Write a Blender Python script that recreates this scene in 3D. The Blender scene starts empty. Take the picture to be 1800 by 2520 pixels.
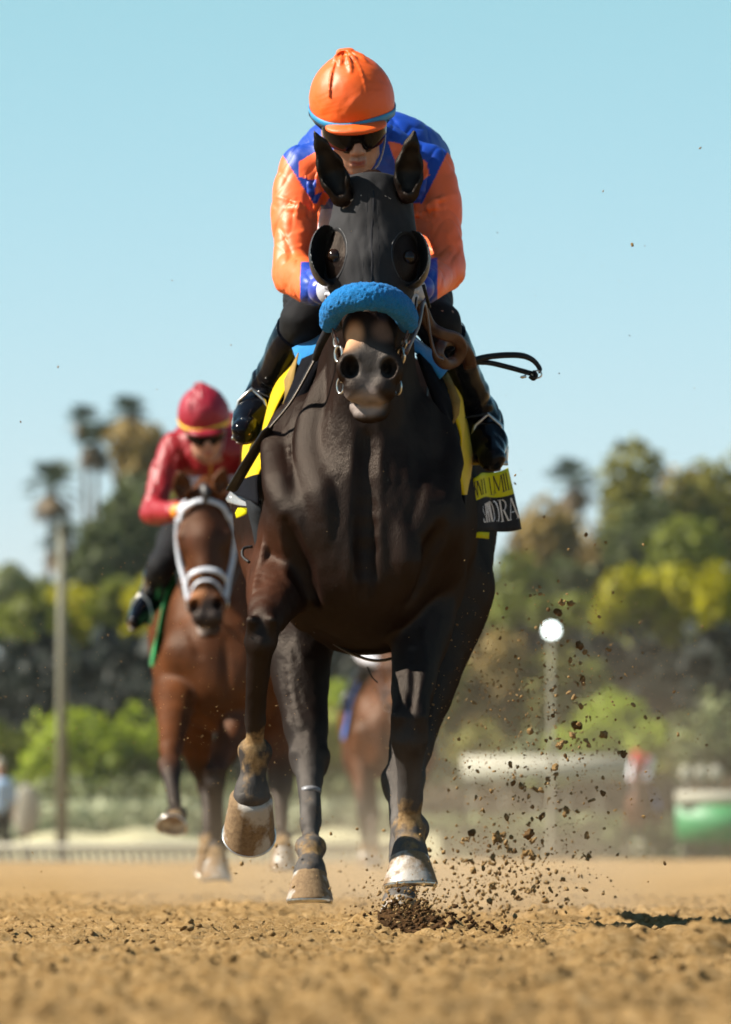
import bpy, bmesh, math, random
import numpy as np
from mathutils import Vector, Matrix
from math import radians as R, sin, cos, pi

# ------------------------------------------------------------------ camera, sky, sun, exposure
scene = bpy.context.scene
CAMZ, HOR, FPX = 0.23, 2080.0, 19200.0          # camera height, horizon row and focal length of the photograph
cam_d = bpy.data.cameras.new("camera"); cam = bpy.data.objects.new("camera", cam_d)
scene.collection.objects.link(cam); scene.camera = cam
cam.location = (0, -20, CAMZ); cam.rotation_euler = (R(90), 0, 0)
cam_d.sensor_fit = 'HORIZONTAL'; cam_d.sensor_width = 24; cam_d.lens = 256
cam_d.shift_y = (HOR - 1260) / 1800.0
cam_d.clip_start = 0.5; cam_d.clip_end = 6000
cam_d.dof.use_dof = True; cam_d.dof.focus_distance = 19.15; cam_d.dof.aperture_fstop = 6.8

SUN = Vector((-0.72, -0.06, 0.66)).normalized()
world = bpy.data.worlds.new("World"); scene.world = world; world.use_nodes = True
wn = world.node_tree; wn.nodes.clear()
sky = wn.nodes.new('ShaderNodeTexSky'); sky.sky_type = 'NISHITA'; sky.sun_disc = False
sky.sun_elevation = math.asin(SUN.z); sky.sun_rotation = math.atan2(SUN.x, SUN.y)
sky.air_density = 1.0; sky.dust_density = 0.1; sky.ozone_density = 3.0; sky.altitude = 0
tint = wn.nodes.new('ShaderNodeMix'); tint.data_type = 'RGBA'; tint.blend_type = 'MULTIPLY'
tint.inputs[0].default_value = 1.0
wg = wn.nodes.new('ShaderNodeTexCoord'); ws = wn.nodes.new('ShaderNodeSeparateXYZ'); wr_ = wn.nodes.new('ShaderNodeValToRGB'); wm = wn.nodes.new('ShaderNodeMath'); wm.operation = 'MULTIPLY'; wm.inputs[1].default_value = 5.0
wn.links.new(wg.outputs['Generated'], ws.inputs[0]); wn.links.new(ws.outputs[2], wm.inputs[0]); wn.links.new(wm.outputs[0], wr_.inputs[0])
wr_.color_ramp.elements[0].color = (.92, .90, 1.22, 1); wr_.color_ramp.elements[1].position = .62; wr_.color_ramp.elements[1].color = (.78, 1.03, .90, 1); wn.links.new(wr_.outputs[0], tint.inputs[7])
bg = wn.nodes.new('ShaderNodeBackground'); bg.inputs[1].default_value = 0.052
wo = wn.nodes.new('ShaderNodeOutputWorld')
wn.links.new(sky.outputs[0], tint.inputs[6]); wn.links.new(tint.outputs[2], bg.inputs[0]); wn.links.new(bg.outputs[0], wo.inputs[0])
sl = bpy.data.lights.new("sun", 'SUN'); sl.energy = 4.9; sl.angle = R(0.5); sl.color = (1.0, 0.93, 0.82)
so = bpy.data.objects.new("sun", sl); scene.collection.objects.link(so)
so.rotation_euler = SUN.to_track_quat('Z', 'Y').to_euler()
scene.view_settings.view_transform = 'Standard'; scene.view_settings.look = 'None'
scene.view_settings.exposure = 1.42; scene.view_settings.gamma = 1.0; scene.view_settings.use_curve_mapping = False
scene.cycles.max_bounces = 6; scene.cycles.diffuse_bounces = 2; scene.cycles.glossy_bounces = 2
scene.cycles.transparent_max_bounces = 8; scene.cycles.volume_bounces = 0
scene.cycles.use_denoising = True
scene.cycles.sample_clamp_indirect = 4.0

rnd = random.Random(7); nrg = np.random.default_rng(11)
COL = scene.collection

def P(px, py, Y):
    """world point at depth Y of a row/column read off the photograph"""
    s = FPX / (20.0 + Y)
    return Vector(((px - 900) / s, Y, CAMZ + (HOR - py) / s))

# ------------------------------------------------------------------ object helpers
def tag(o, label=None, cat=None, group=None, kind=None):
    if label: o['label'] = label
    if cat: o['category'] = cat
    if group: o['group'] = group
    if kind: o['kind'] = kind
    return o
def empty(name, loc=(0, 0, 0), rz=0.0):
    o = bpy.data.objects.new(name, None); COL.objects.link(o)
    o.location = loc; o.rotation_euler = (0, 0, rz); o.empty_display_size = 0.2
    return o
def link(name, me, mat=None, parent=None, smooth=True):
    o = bpy.data.objects.new(name, me); COL.objects.link(o)
    if mat is not None:
        for m in (mat if isinstance(mat, (list, tuple)) else [mat]): me.materials.append(m)
    if smooth and len(me.polygons): me.polygons.foreach_set('use_smooth', [True] * len(me.polygons))
    if parent is not None: o.parent = parent
    return o
def np_mesh(name, V, F, cols=None, mat_idx=None):
    V = np.asarray(V, np.float32); F = np.asarray(F, np.int32); k = F.shape[1]
    me = bpy.data.meshes.new(name)
    me.vertices.add(len(V)); me.vertices.foreach_set('co', V.ravel())
    me.loops.add(F.size); me.loops.foreach_set('vertex_index', F.ravel())
    me.polygons.add(len(F)); me.polygons.foreach_set('loop_start', np.arange(len(F), dtype=np.int32) * k)
    if cols is not None:
        a = me.attributes.new('Col', 'FLOAT_COLOR', 'POINT')
        c = np.ones((len(V), 4), np.float32); c[:, :3] = cols[:, :3]
        if cols.shape[1] > 3: c[:, 3] = cols[:, 3]
        a.data.foreach_set('color', c.ravel())
    if mat_idx is not None: me.polygons.foreach_set('material_index', np.asarray(mat_idx, np.int32))
    me.update(calc_edges=True); me.validate(); return me

class MB:
    """collects lofted tubes, ribbons, boxes and grids into one mesh"""
    def __init__(s): s.v = []; s.f = []; s.m = []; s.mi = 0
    def add(s, vs, fs):
        b = len(s.v); s.v += [tuple(p) for p in vs]; s.f += [tuple(i + b for i in f) for f in fs]; s.m += [s.mi] * len(fs)
    def loft(s, rings, cap=True, closed=False):
        n = len(rings[0]); vs = [p for r in rings for p in r]; fs = []
        m = len(rings)
        for i in range(m if closed else m - 1):
            j = (i + 1) % m
            for k in range(n):
                l = (k + 1) % n
                fs.append((i * n + k, i * n + l, j * n + l, j * n + k))
        if cap and not closed:
            fs.append(tuple(range(n))[::-1]); fs.append(tuple((m - 1) * n + k for k in range(n)))
        s.add(vs, fs)
    def tube(s, pts, r, n=10, flat=None, closed=False, side=None):
        """r: radius or list; flat: (width factor, thickness factor); side: reference direction of the width axis"""
        pts = [Vector(p) for p in pts]; m = len(pts); rr = r if isinstance(r, (list, tuple)) else [r] * m
        rings = []; prev = None
        for i, p in enumerate(pts):
            a = pts[(i - 1) % m] if (closed or i > 0) else p; b = pts[(i + 1) % m] if (closed or i < m - 1) else p
            t = (b - a).normalized()
            if side is not None: u = Vector(side) - t * t.dot(Vector(side))
            elif prev is None:
                u = Vector((0, 0, 1)) if abs(t.z) < 0.9 else Vector((1, 0, 0)); u = u - t * t.dot(u)
            else: u = prev - t * t.dot(prev)
            if u.length < 1e-5: u = t.orthogonal()
            u.normalize(); prev = u; w = t.cross(u)
            fx, fy = flat if flat else (1, 1)
            rings.append([p + u * (cos(2 * pi * k / n) * rr[i] * fx) + w * (sin(2 * pi * k / n) * rr[i] * fy) for k in range(n)])
        s.loft(rings, cap=True, closed=closed)
    def box(s, c, d, M=None):
        c = Vector(c); vs = []
        for x in (-.5, .5):
            for y in (-.5, .5):
                for z in (-.5, .5):
                    q = Vector((x * d[0], y * d[1], z * d[2]))
                    if M is not None: q = M @ q
                    vs.append(c + q)
        s.add(vs, [(0, 1, 3, 2), (4, 6, 7, 5), (0, 4, 5, 1), (2, 3, 7, 6), (0, 2, 6, 4), (1, 5, 7, 3)])
    def ball(s, c, r, n=12, m=8, M=None):
        c = Vector(c); r = r if hasattr(r, '__len__') else (r, r, r); rings = []
        for i in range(m + 1):
            a = pi * i / m; q = max(sin(a), 1e-3)
            ring = []
            for k in range(n):
                d = Vector((cos(2 * pi * k / n) * q * r[0], sin(2 * pi * k / n) * q * r[1], cos(a) * r[2]))
                if M is not None: d = M @ d
                ring.append(c + d)
            rings.append(ring)
        s.loft(rings[::-1])
    def grid(s, G, row_mat=None):
        """G: rows of points; row_mat: material index of each row of faces"""
        n = len(G[0]); vs = [p for r in G for p in r]
        s.add(vs, [(i * n + j, i * n + j + 1, (i + 1) * n + j + 1, (i + 1) * n + j) for i in range(len(G) - 1) for j in range(n - 1)])
        if row_mat is not None: s.m[-(len(G) - 1) * (n - 1):] = [row_mat(i) for i in range(len(G) - 1) for j in range(n - 1)]
    def build(s, name, mat, parent=None, smooth=True, solid=0.0, sub=0):
        me = bpy.data.meshes.new(name); me.from_pydata([tuple(p) for p in s.v], [], s.f)
        if any(s.m): me.polygons.foreach_set('material_index', s.m)
        me.update(); me.validate()
        o = link(name, me, mat, parent, smooth)
        if solid:
            md = o.modifiers.new('solid', 'SOLIDIFY'); md.thickness = solid; md.offset = 0
        if sub:
            md = o.modifiers.new('sub', 'SUBSURF'); md.levels = sub; md.render_levels = sub
        return o

def spline(pts, n):
    """Catmull-Rom through pts, n samples per span"""
    pts = [Vector(p) for p in pts]; q = [pts[0] * 2 - pts[1]] + pts + [pts[-1] * 2 - pts[-2]]; out = []
    for i in range(1, len(q) - 2):
        for k in range(n):
            t = k / n; a, b, c, d = q[i - 1], q[i], q[i + 1], q[i + 2]
            out.append(0.5 * ((2 * b) + (c - a) * t + (2 * a - 5 * b + 4 * c - d) * t * t + (3 * b - a - 3 * c + d) * t ** 3))
    out.append(pts[-1]); return out
def lerp(a, b, t): return a + (b - a) * t

# ------------------------------------------------------------------ noise (numpy)
def hash3(ix, iy, iz, seed=0):
    n = (ix.astype(np.int64) * 73856093) ^ (iy.astype(np.int64) * 19349663) ^ (iz.astype(np.int64) * 83492791) ^ (seed * 2654435761)
    n = (n ^ (n >> 13)) * 1274126177; n = n ^ (n >> 16)
    return ((n & 0xFFFFF) / float(0xFFFFF)).astype(np.float32)
def vnoise(x, y, z, seed=0):
    x, y, z = np.broadcast_arrays(x, y, z)
    ix, iy, iz = np.floor(x), np.floor(y), np.floor(z)
    fx, fy, fz = x - ix, y - iy, z - iz
    fx, fy, fz = fx * fx * (3 - 2 * fx), fy * fy * (3 - 2 * fy), fz * fz * (3 - 2 * fz)
    r = 0
    for a in (0, 1):
        wa = fx if a else 1 - fx
        for b in (0, 1):
            wb = fy if b else 1 - fy
            for c in (0, 1):
                wc = fz if c else 1 - fz
                r = r + wa * wb * wc * hash3(ix + a, iy + b, iz + c, seed)
    return r * 2 - 1
def fbm(x, y, z, o=4, seed=0, lac=2.0, gain=0.5):
    r = 0; a = 1.0; f = 1.0
    for i in range(o):
        r = r + a * vnoise(x * f, y * f, z * f, seed + i * 17); a *= gain; f *= lac
    return r
def smooth01(x, a, b):
    t = np.clip((x - a) / (b - a), 0, 1); return t * t * (3 - 2 * t)

# ------------------------------------------------------------------ implicit surfaces -> mesh
class Vol:
    def __init__(s, lo, hi, h):
        s.lo = np.array(lo, float); s.h = h
        s.n = np.ceil((np.array(hi) - s.lo) / h).astype(int) + 1
        s.D = np.full(s.n, 0.5, np.float32)
        s.ax = [(s.lo[i] + h * np.arange(s.n[i])).astype(np.float32) for i in range(3)]
    def sub(s, lo, hi):
        a = np.clip(np.floor((np.array(lo) - s.lo) / s.h).astype(int), 0, s.n - 1)
        b = np.clip(np.ceil((np.array(hi) - s.lo) / s.h).astype(int) + 1, 1, s.n)
        sl_ = tuple(slice(a[i], max(b[i], a[i] + 1)) for i in range(3))
        X = s.ax[0][sl_[0]][:, None, None]; Y = s.ax[1][sl_[1]][None, :, None]; Z = s.ax[2][sl_[2]][None, None, :]
        return sl_, X, Y, Z
    def put(s, sl_, d, k, op):
        c = s.D[sl_]
        if op == 'u':
            h = np.clip(0.5 + 0.5 * (c - d) / k, 0, 1); s.D[sl_] = c + (d - c) * h - k * h * (1 - h)
        elif op == 's':
            d = -d; h = np.clip(0.5 - 0.5 * (c - d) / k, 0, 1); s.D[sl_] = c + (d - c) * h + k * h * (1 - h)
    def cone(s, a, b, ra, rb, k=0.03, op='u', sc=None, infl=0.0):
        a = np.array(a, np.float32); b = np.array(b, np.float32); ra += infl; rb += infl
        S = np.array(sc if sc is not None else (1, 1, 1), np.float32)
        rm = max(ra, rb) * S.max() + k + 3 * s.h
        sl_, X, Y, Z = s.sub(np.minimum(a, b) - rm, np.maximum(a, b) + rm)
        a2, b2 = a / S, b / S; X, Y, Z = X / S[0], Y / S[1], Z / S[2]
        ab = b2 - a2; L = max(float(ab @ ab), 1e-9)
        t = np.clip(((X - a2[0]) * ab[0] + (Y - a2[1]) * ab[1] + (Z - a2[2]) * ab[2]) / L, 0, 1)
        d = np.sqrt((X - a2[0] - t * ab[0]) ** 2 + (Y - a2[1] - t * ab[1]) ** 2 + (Z - a2[2] - t * ab[2]) ** 2) - (ra + (rb - ra) * t)
        s.put(sl_, d * S.min(), k, op)
    def chain(s, pts, rad, k=0.03, op='u', sc=None, infl=0.0, n=0):
        """tapered chain; n > 0 smooths it with a spline"""
        if n:
            q = spline([Vector((p[0], p[1], p[2])) for p in pts], n); m = len(pts)
            r = [float(np.interp(i / n, range(m), rad)) for i in range(len(q))]; pts, rad = q, r
        for i in range(len(pts) - 1): s.cone(pts[i], pts[i + 1], rad[i], rad[i + 1], k, op, sc, infl)
    def ell(s, c, r, k=0.03, op='u', M=None, infl=0.0):
        c = np.array(c, np.float32); r = np.array(r, np.float32) + infl
        rm = (r if M is None else np.full(3, r.max())) + k + 3 * s.h
        sl_, X, Y, Z = s.sub(c - rm, c + rm)
        X, Y, Z = X - c[0], Y - c[1], Z - c[2]
        if M is not None:
            m = np.array(M, np.float32)     # columns are the local axes
            X, Y, Z = (X * m[0, 0] + Y * m[1, 0] + Z * m[2, 0]), (X * m[0, 1] + Y * m[1, 1] + Z * m[2, 1]), (X * m[0, 2] + Y * m[1, 2] + Z * m[2, 2])
        k0 = np.sqrt((X / r[0]) ** 2 + (Y / r[1]) ** 2 + (Z / r[2]) ** 2)
        k1 = np.sqrt((X / r[0] ** 2) ** 2 + (Y / r[1] ** 2) ** 2 + (Z / r[2] ** 2) ** 2) + 1e-6
        s.put(sl_, k0 * (k0 - 1) / k1, k, op)
    def disp(s, fn, lo=None, hi=None):
        """adds fn(X,Y,Z) near the surface"""
        sl_, X, Y, Z = s.sub(lo if lo is not None else s.lo, hi if hi is not None else s.lo + s.h * s.n)
        c = s.D[sl_]; m = np.abs(c) < 0.04
        ii = np.nonzero(m)
        c[ii] += fn(X[:, 0, 0][ii[0]], Y[0, :, 0][ii[1]], Z[0, 0, :][ii[2]])
    def plane(s, p, nrm, k=0.004):
        """keeps the side the normal points away from"""
        X = s.ax[0][:, None, None]; Y = s.ax[1][None, :, None]; Z = s.ax[2][None, None, :]
        d = (X - p[0]) * nrm[0] + (Y - p[1]) * nrm[1] + (Z - p[2]) * nrm[2]
        s.put(tuple(slice(None) for _ in range(3)), -d.astype(np.float32), k, 's')
    def sample(s, V):
        g = (V - s.lo) / s.h; g = np.clip(g, 0, s.n - 1.001); i = g.astype(int); f = (g - i).astype(np.float32)
        r = 0
        for a in (0, 1):
            wa = f[:, 0] if a else 1 - f[:, 0]
            for b in (0, 1):
                wb = f[:, 1] if b else 1 - f[:, 1]
                for c in (0, 1):
                    wc = f[:, 2] if c else 1 - f[:, 2]
                    r = r + wa * wb * wc * s.D[i[:, 0] + a, i[:, 1] + b, i[:, 2] + c]
        return r
    def mesh(s, newton=2):
        D = s.D; D[0], D[-1], D[:, 0], D[:, -1], D[:, :, 0], D[:, :, -1] = .5, .5, .5, .5, .5, .5
        I = D < 0; n0, n1, n2 = D.shape
        cnt = np.zeros((n0 - 1, n1 - 1, n2 - 1), np.uint8)
        for a in (0, 1):
            for b in (0, 1):
                for c in (0, 1): cnt += I[a:n0 - 1 + a, b:n1 - 1 + b, c:n2 - 1 + c]
        cells = np.nonzero((cnt > 0) & (cnt < 8)); N = len(cells[0])
        idx = np.full(cnt.shape, -1, np.int32); idx[cells] = np.arange(N)
        acc = np.zeros((N, 3), np.float32); w = np.zeros(N, np.float32)
        cs = [(a, b, c) for a in (0, 1) for b in (0, 1) for c in (0, 1)]
        for p in cs:
            for ax in range(3):
                if p[ax]: continue
                q = list(p); q[ax] = 1
                va = D[cells[0] + p[0], cells[1] + p[1], cells[2] + p[2]]; vb = D[cells[0] + q[0], cells[1] + q[1], cells[2] + q[2]]
                m = (va < 0) != (vb < 0); t = np.where(m, va / np.where(m, va - vb, 1), 0)
                pt = np.array(p, np.float32)[None, :].repeat(N, 0); pt[:, ax] += t
                acc += pt * m[:, None]; w += m
        V = (np.stack(cells, 1) + acc / w[:, None]) * s.h + s.lo
        Fs = []
        for ax in range(3):
            A = [slice(0, n) for n in D.shape]; B = list(A); A[ax] = slice(0, D.shape[ax] - 1); B[ax] = slice(1, D.shape[ax])
            ch = I[tuple(A)] != I[tuple(B)]; e = np.stack(np.nonzero(ch), 1)
            o = [i for i in range(3) if i != ax]
            e = e[(e[:, o[0]] > 0) & (e[:, o[1]] > 0) & (e[:, o[0]] < D.shape[o[0]] - 1) & (e[:, o[1]] < D.shape[o[1]] - 1)]
            ins = I[e[:, 0], e[:, 1], e[:, 2]]
            def cell(d0, d1):
                q = e.copy(); q[:, o[0]] -= d0; q[:, o[1]] -= d1; return idx[q[:, 0], q[:, 1], q[:, 2]]
            f = np.stack([cell(1, 1), cell(0, 1), cell(0, 0), cell(1, 0)], 1)
            flip = ins if ax != 1 else ~ins
            f[~flip] = f[~flip][:, ::-1]; Fs.append(f)
        F = np.concatenate(Fs); h = s.h
        for _ in range(newton):
            d = s.sample(V); g = np.stack([s.sample(V + np.eye(3)[i] * h * .6) - s.sample(V - np.eye(3)[i] * h * .6) for i in range(3)], 1) / (1.2 * h)
            g2 = (g ** 2).sum(1) + .05
            st = -(d / g2)[:, None] * g; L = np.linalg.norm(st, axis=1); st *= np.minimum(1, h * .5 / np.maximum(L, 1e-9))[:, None]
            V = V + st
        return V.astype(np.float32), F

# ------------------------------------------------------------------ materials
def new_mat(name):
    m = bpy.data.materials.new(name); m.use_nodes = True; nt = m.node_tree; nt.nodes.clear()
    out = nt.nodes.new('ShaderNodeOutputMaterial'); b = nt.nodes.new('ShaderNodeBsdfPrincipled')
    nt.links.new(b.outputs[0], out.inputs[0]); return m, nt, b, out
def N(nt, t, **kw):
    n = nt.nodes.new(t)
    for k, v in kw.items():
        if k in n.inputs.keys(): n.inputs[k].default_value = v
        else: setattr(n, k, v)
    return n
def noise(nt, scale, detail=4, rough=.5, coord='Object', stretch=None):
    tc = N(nt, 'ShaderNodeTexCoord'); n = N(nt, 'ShaderNodeTexNoise', Scale=scale, Detail=detail, Roughness=rough)
    src = tc.outputs[coord]
    if stretch:
        mp = N(nt, 'ShaderNodeMapping'); mp.inputs['Scale'].default_value = stretch; nt.links.new(src, mp.inputs[0]); src = mp.outputs[0]
    nt.links.new(src, n.inputs['Vector']); return n
def ramp(nt, src, stops):
    r = N(nt, 'ShaderNodeValToRGB'); e = r.color_ramp.elements
    while len(e) < len(stops): e.new(.5)
    for i, (p, c) in enumerate(stops): e[i].position = p; e[i].color = (c[0], c[1], c[2], 1) if hasattr(c, '__len__') else (c, c, c, 1)
    nt.links.new(src, r.inputs[0]); return r
def mixc(nt, fac, a, b, mode='MIX'):
    m = N(nt, 'ShaderNodeMix', data_type='RGBA', blend_type=mode)
    for i, s in ((0, fac), (6, a), (7, b)):
        if hasattr(s, 'is_linked') or hasattr(s, 'links'): nt.links.new(s, m.inputs[i])
        elif hasattr(s, '__len__'): m.inputs[i].default_value = (s[0], s[1], s[2], 1)
        else: m.inputs[i].default_value = s
    return m.outputs[2]
def bump(nt, b, hsock, strength, dist=.01):
    bp = N(nt, 'ShaderNodeBump', Strength=strength, Distance=dist); nt.links.new(hsock, bp.inputs['Height']); nt.links.new(bp.outputs[0], b.inputs['Normal']); return bp
def simple(name, col, rough=.5, metal=0, var=.15, nscale=30, bstr=0, bscale=200, spec=.5, coat=0, sheen=0, bdist=.002, stretch=None):
    m, nt, b, _ = new_mat(name)
    n = noise(nt, nscale, 5, .6)
    lo = tuple(.84 * c * (1 - var) for c in col); hi = tuple(min(1, .84 * c * (1 + var)) for c in col)
    r = ramp(nt, n.outputs[0], [(.3, lo), (.7, hi)]); nt.links.new(r.outputs[0], b.inputs['Base Color'])
    b.inputs['Roughness'].default_value = rough; b.inputs['Metallic'].default_value = metal; b.inputs['Specular IOR Level'].default_value = spec
    if coat: b.inputs['Coat Weight'].default_value = coat; b.inputs['Coat Roughness'].default_value = .08
    if sheen: b.inputs['Sheen Weight'].default_value = sheen; b.inputs['Sheen Roughness'].default_value = .5
    if bstr: bump(nt, b, noise(nt, bscale, 4, .6, stretch=stretch).outputs[0], bstr, bdist)
    return m
def attr_mat(name, rough=.5, var=.12, nscale=20, bstr=.2, bscale=300, bdist=.002, spec=.5, sheen=0, stretch=None, coat=0, trans=0):
    """colour from the mesh's own 'Col' attribute (pigment areas), broken up by noise"""
    m, nt, b, _ = new_mat(name); a = N(nt, 'ShaderNodeAttribute', attribute_name='Col')
    r = ramp(nt, noise(nt, nscale, 6, .65).outputs[0], [(.3, .84 * (1 - var)), (.7, .84 * (1 + var))])
    c = mixc(nt, 1.0, a.outputs['Color'], r.outputs[0], 'MULTIPLY'); nt.links.new(c, b.inputs['Base Color'])
    b.inputs['Roughness'].default_value = rough; b.inputs['Specular IOR Level'].default_value = spec
    if sheen: b.inputs['Sheen Weight'].default_value = sheen; b.inputs['Sheen Roughness'].default_value = .4
    if coat: b.inputs['Coat Weight'].default_value = coat; b.inputs['Coat Roughness'].default_value = .25
    if bstr: bump(nt, b, noise(nt, bscale, 4, .6, stretch=stretch).outputs[0], bstr, bdist)
    return m
# ------------------------------------------------------------------ horse
def hair_coat(name, rough=.44):
    m, nt, b, _ = new_mat(name); a = N(nt, 'ShaderNodeAttribute', attribute_name='Col')
    r = ramp(nt, noise(nt, 9, 6, .6).outputs[0], [(.3, .75), (.72, 1.3)])
    c = mixc(nt, 1.0, a.outputs['Color'], r.outputs[0], 'MULTIPLY')
    # dirt: attribute alpha says how dusty the place is
    dn = noise(nt, 26, 8, .75); mm = N(nt, 'ShaderNodeMath', operation='MULTIPLY_ADD'); nt.links.new(a.outputs['Alpha'], mm.inputs[0]); mm.inputs[1].default_value = 1.9
    sb = N(nt, 'ShaderNodeMath', operation='SUBTRACT'); sb.inputs[0].default_value = 0.0; nt.links.new(dn.outputs[0], sb.inputs[1]); nt.links.new(sb.outputs[0], mm.inputs[2])
    cl = ramp(nt, mm.outputs[0], [(.02, 0.0), (.30, 1.0)])
    soil = ramp(nt, noise(nt, 60, 5, .7).outputs[0], [(.3, (.13, .080, .036)), (.7, (.28, .185, .092))])
    c = mixc(nt, cl.outputs[0], c, soil.outputs[0]); nt.links.new(c, b.inputs['Base Color'])
    rg = ramp(nt, noise(nt, 14, 5, .6).outputs[0], [(.3, rough - .07), (.7, rough + .12)])
    rr = mixc(nt, cl.outputs[0], rg.outputs[0], (.95, .95, .95)); nt.links.new(rr, b.inputs['Roughness'])
    b.inputs['Specular IOR Level'].default_value = 0.0
    gl = N(nt, 'ShaderNodeBsdfAnisotropic'); gl.inputs['Color'].default_value = (1, .88, .76, 1); gl.inputs['Roughness'].default_value = rough; ms = N(nt, 'ShaderNodeMixShader'); out = nt.nodes['Material Output']
    gf = mixc(nt, cl.outputs[0], (.016,) * 3, (.002,) * 3); nt.links.new(gf, ms.inputs[0]); nt.links.new(b.outputs[0], ms.inputs[1]); nt.links.new(gl.outputs[0], ms.inputs[2]); nt.links.new(ms.outputs[0], out.inputs['Surface'])
    b.inputs['Sheen Weight'].default_value = .0; b.inputs['Sheen Roughness'].default_value = .35; b.inputs['Sheen Tint'].default_value = (.9, .6, .45, 1)
    h1 = noise(nt, 380, 3, .7, stretch=(1, 1, .25)); h2 = noise(nt, 26, 5, .6)
    ad = N(nt, 'ShaderNodeMath', operation='MULTIPLY_ADD'); nt.links.new(h2.outputs[0], ad.inputs[0]); ad.inputs[1].default_value = 1.0; nt.links.new(h1.outputs[0], ad.inputs[2])
    bp = bump(nt, b, ad.outputs[0], .50, .004); nt.links.new(bp.outputs[0], gl.inputs['Normal']); return m

def head_frame(poll, tilt, yaw=0.0, roll=0.0, sc=1.0):
    """columns: x (to picture right), u (down the face), v (out of the forehead)"""
    t = R(tilt); M = Matrix(((1, 0, 0), (0, -sin(t), -cos(t)), (0, -cos(t), sin(t)))).to_3x3()
    M = Matrix.Rotation(R(yaw), 3, 'Z') @ Matrix.Rotation(R(roll), 3, 'Y') @ M
    poll = Vector(poll)
    def H(x, u, v): return poll + M @ Vector((x * sc, u * sc, v * sc))
    return H, M, sc

def head_prims(v, H, M, s, infl=0.0, ears=True, face=True):
    E = lambda c, r, k=.03, op='u': v.ell(H(*c), [q * s for q in r], k, op, M, infl if op == 'u' else 0)
    C = lambda a, b, ra, rb, k=.03, op='u': v.cone(H(*a), H(*b), ra * s, rb * s, k, op, None, infl if op == 'u' else 0)
    E((0, .07, -.10), (.080, .105, .095)); E((0, .17, -.085), (.094, .14, .080))
    for q in (-1, 1):
        C((q * .070, .13, -.075), (q * .086, .235, -.085), .030, .030, .04)       # brow
        C((q * .083, .165, -.06), (q * .098, .205, -.062), .018, .020, .02)        # orbital rim
        C((q * .098, .205, -.062), (q * .088, .25, -.07), .020, .015, .02)
        E((q * .060, .19, -.175), (.050, .135, .105), .04)
        C((q * .074, .27, -.10), (q * .052, .41, -.09), .022, .010, .03)           # facial crest
    C((0, .24, -.075), (0, .48, -.062), .068, .047, .05)
    C((0, .30, -.17), (0, .55, -.115), .055, .036, .05)
    if not face: return
    E((0, .525, -.075), (.066, .07, .058), .03); E((0, .578, -.066), (.066, .042, .046), .02)
    for q in (-1, 1):
        C((q * .032, .44, -.055), (q * .045, .50, -.04), .020, .024, .03)
        E((q * .051, .525, -.040), (.035, .041, .033), .012)
        C((q * .060, .50, -.052), (q * .066, .545, -.055), .012, .012, .012)
        E((q * .034, .580, -.048), (.030, .030, .028), .015)
    E((0, .608, -.108), (.054, .042, .036), .015); E((0, .636, -.096), (.044, .022, .022), .012)
    for q in (-1, 1):
        E((q * .051, .532, -.018), (.0225, .028, .030), .007, 's')
        E((q * .047, .520, -.046), (.013, .020, .030), .008, 's')
    C((-.075, .603, -.080), (.075, .603, -.080), .004, .004, .008, 's')
    C((0, .55, -.008), (0, .60, -.012), .006, .004, .02, 's')

def leg_fore(v, J, infl=0.0):
    sh, el, kn, fe, co = [Vector(p) for p in J['pts']]
    a = lambda p, q, t: p.lerp(q, t)
    v.cone(sh, el, .10, .088, .07)
    v.chain([el, a(el, kn, .3), a(el, kn, .6), a(el, kn, .88)], [.080, .068, .048, .038], .045, n=3)
    out = J.get('back', Vector((0, .02, 0)))
    v.chain([a(el, kn, .1) + out * 1.6, a(el, kn, .55) + out * .9], [.05, .032], .05)
    d = (kn - el).normalized(); e = (fe - kn).normalized()
    v.cone(kn - d * .045, kn + e * .045, .045, .042, .022)                            # carpus
    v.cone(kn + out * 1.9 - e * .005, kn + out * 1.6 + e * .02, .016, .014, .02)
    for q in (-1, 1): v.cone(kn + Vector((q * .027, 0, 0)) - e * .020, kn + Vector((q * .026, 0, 0)) + e * .035, .018, .015, .022)
    v.chain([kn + e * .05, a(kn, fe, .5), a(kn, fe, .85)], [.031, .0235, .0235], .025, n=3)
    v.cone(a(kn, fe, .25) + out * .75, a(kn, fe, .9) + out * .9, .013, .012, .010)   # flexor tendon
    v.ell(fe, (.039, .038, .037), .022); v.cone(fe + out * 1.1, fe + out * 1.1 + e * .015, .018, .012, .02)
    for q in (-1, 1): v.ell(fe + Vector((q * .024, .004, .004)), (.020, .024, .026), .015)
    v.chain([fe, a(fe, co, .5), a(fe, co, .82), co], [.034, .028, .036, .047], .018, n=2)

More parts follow.
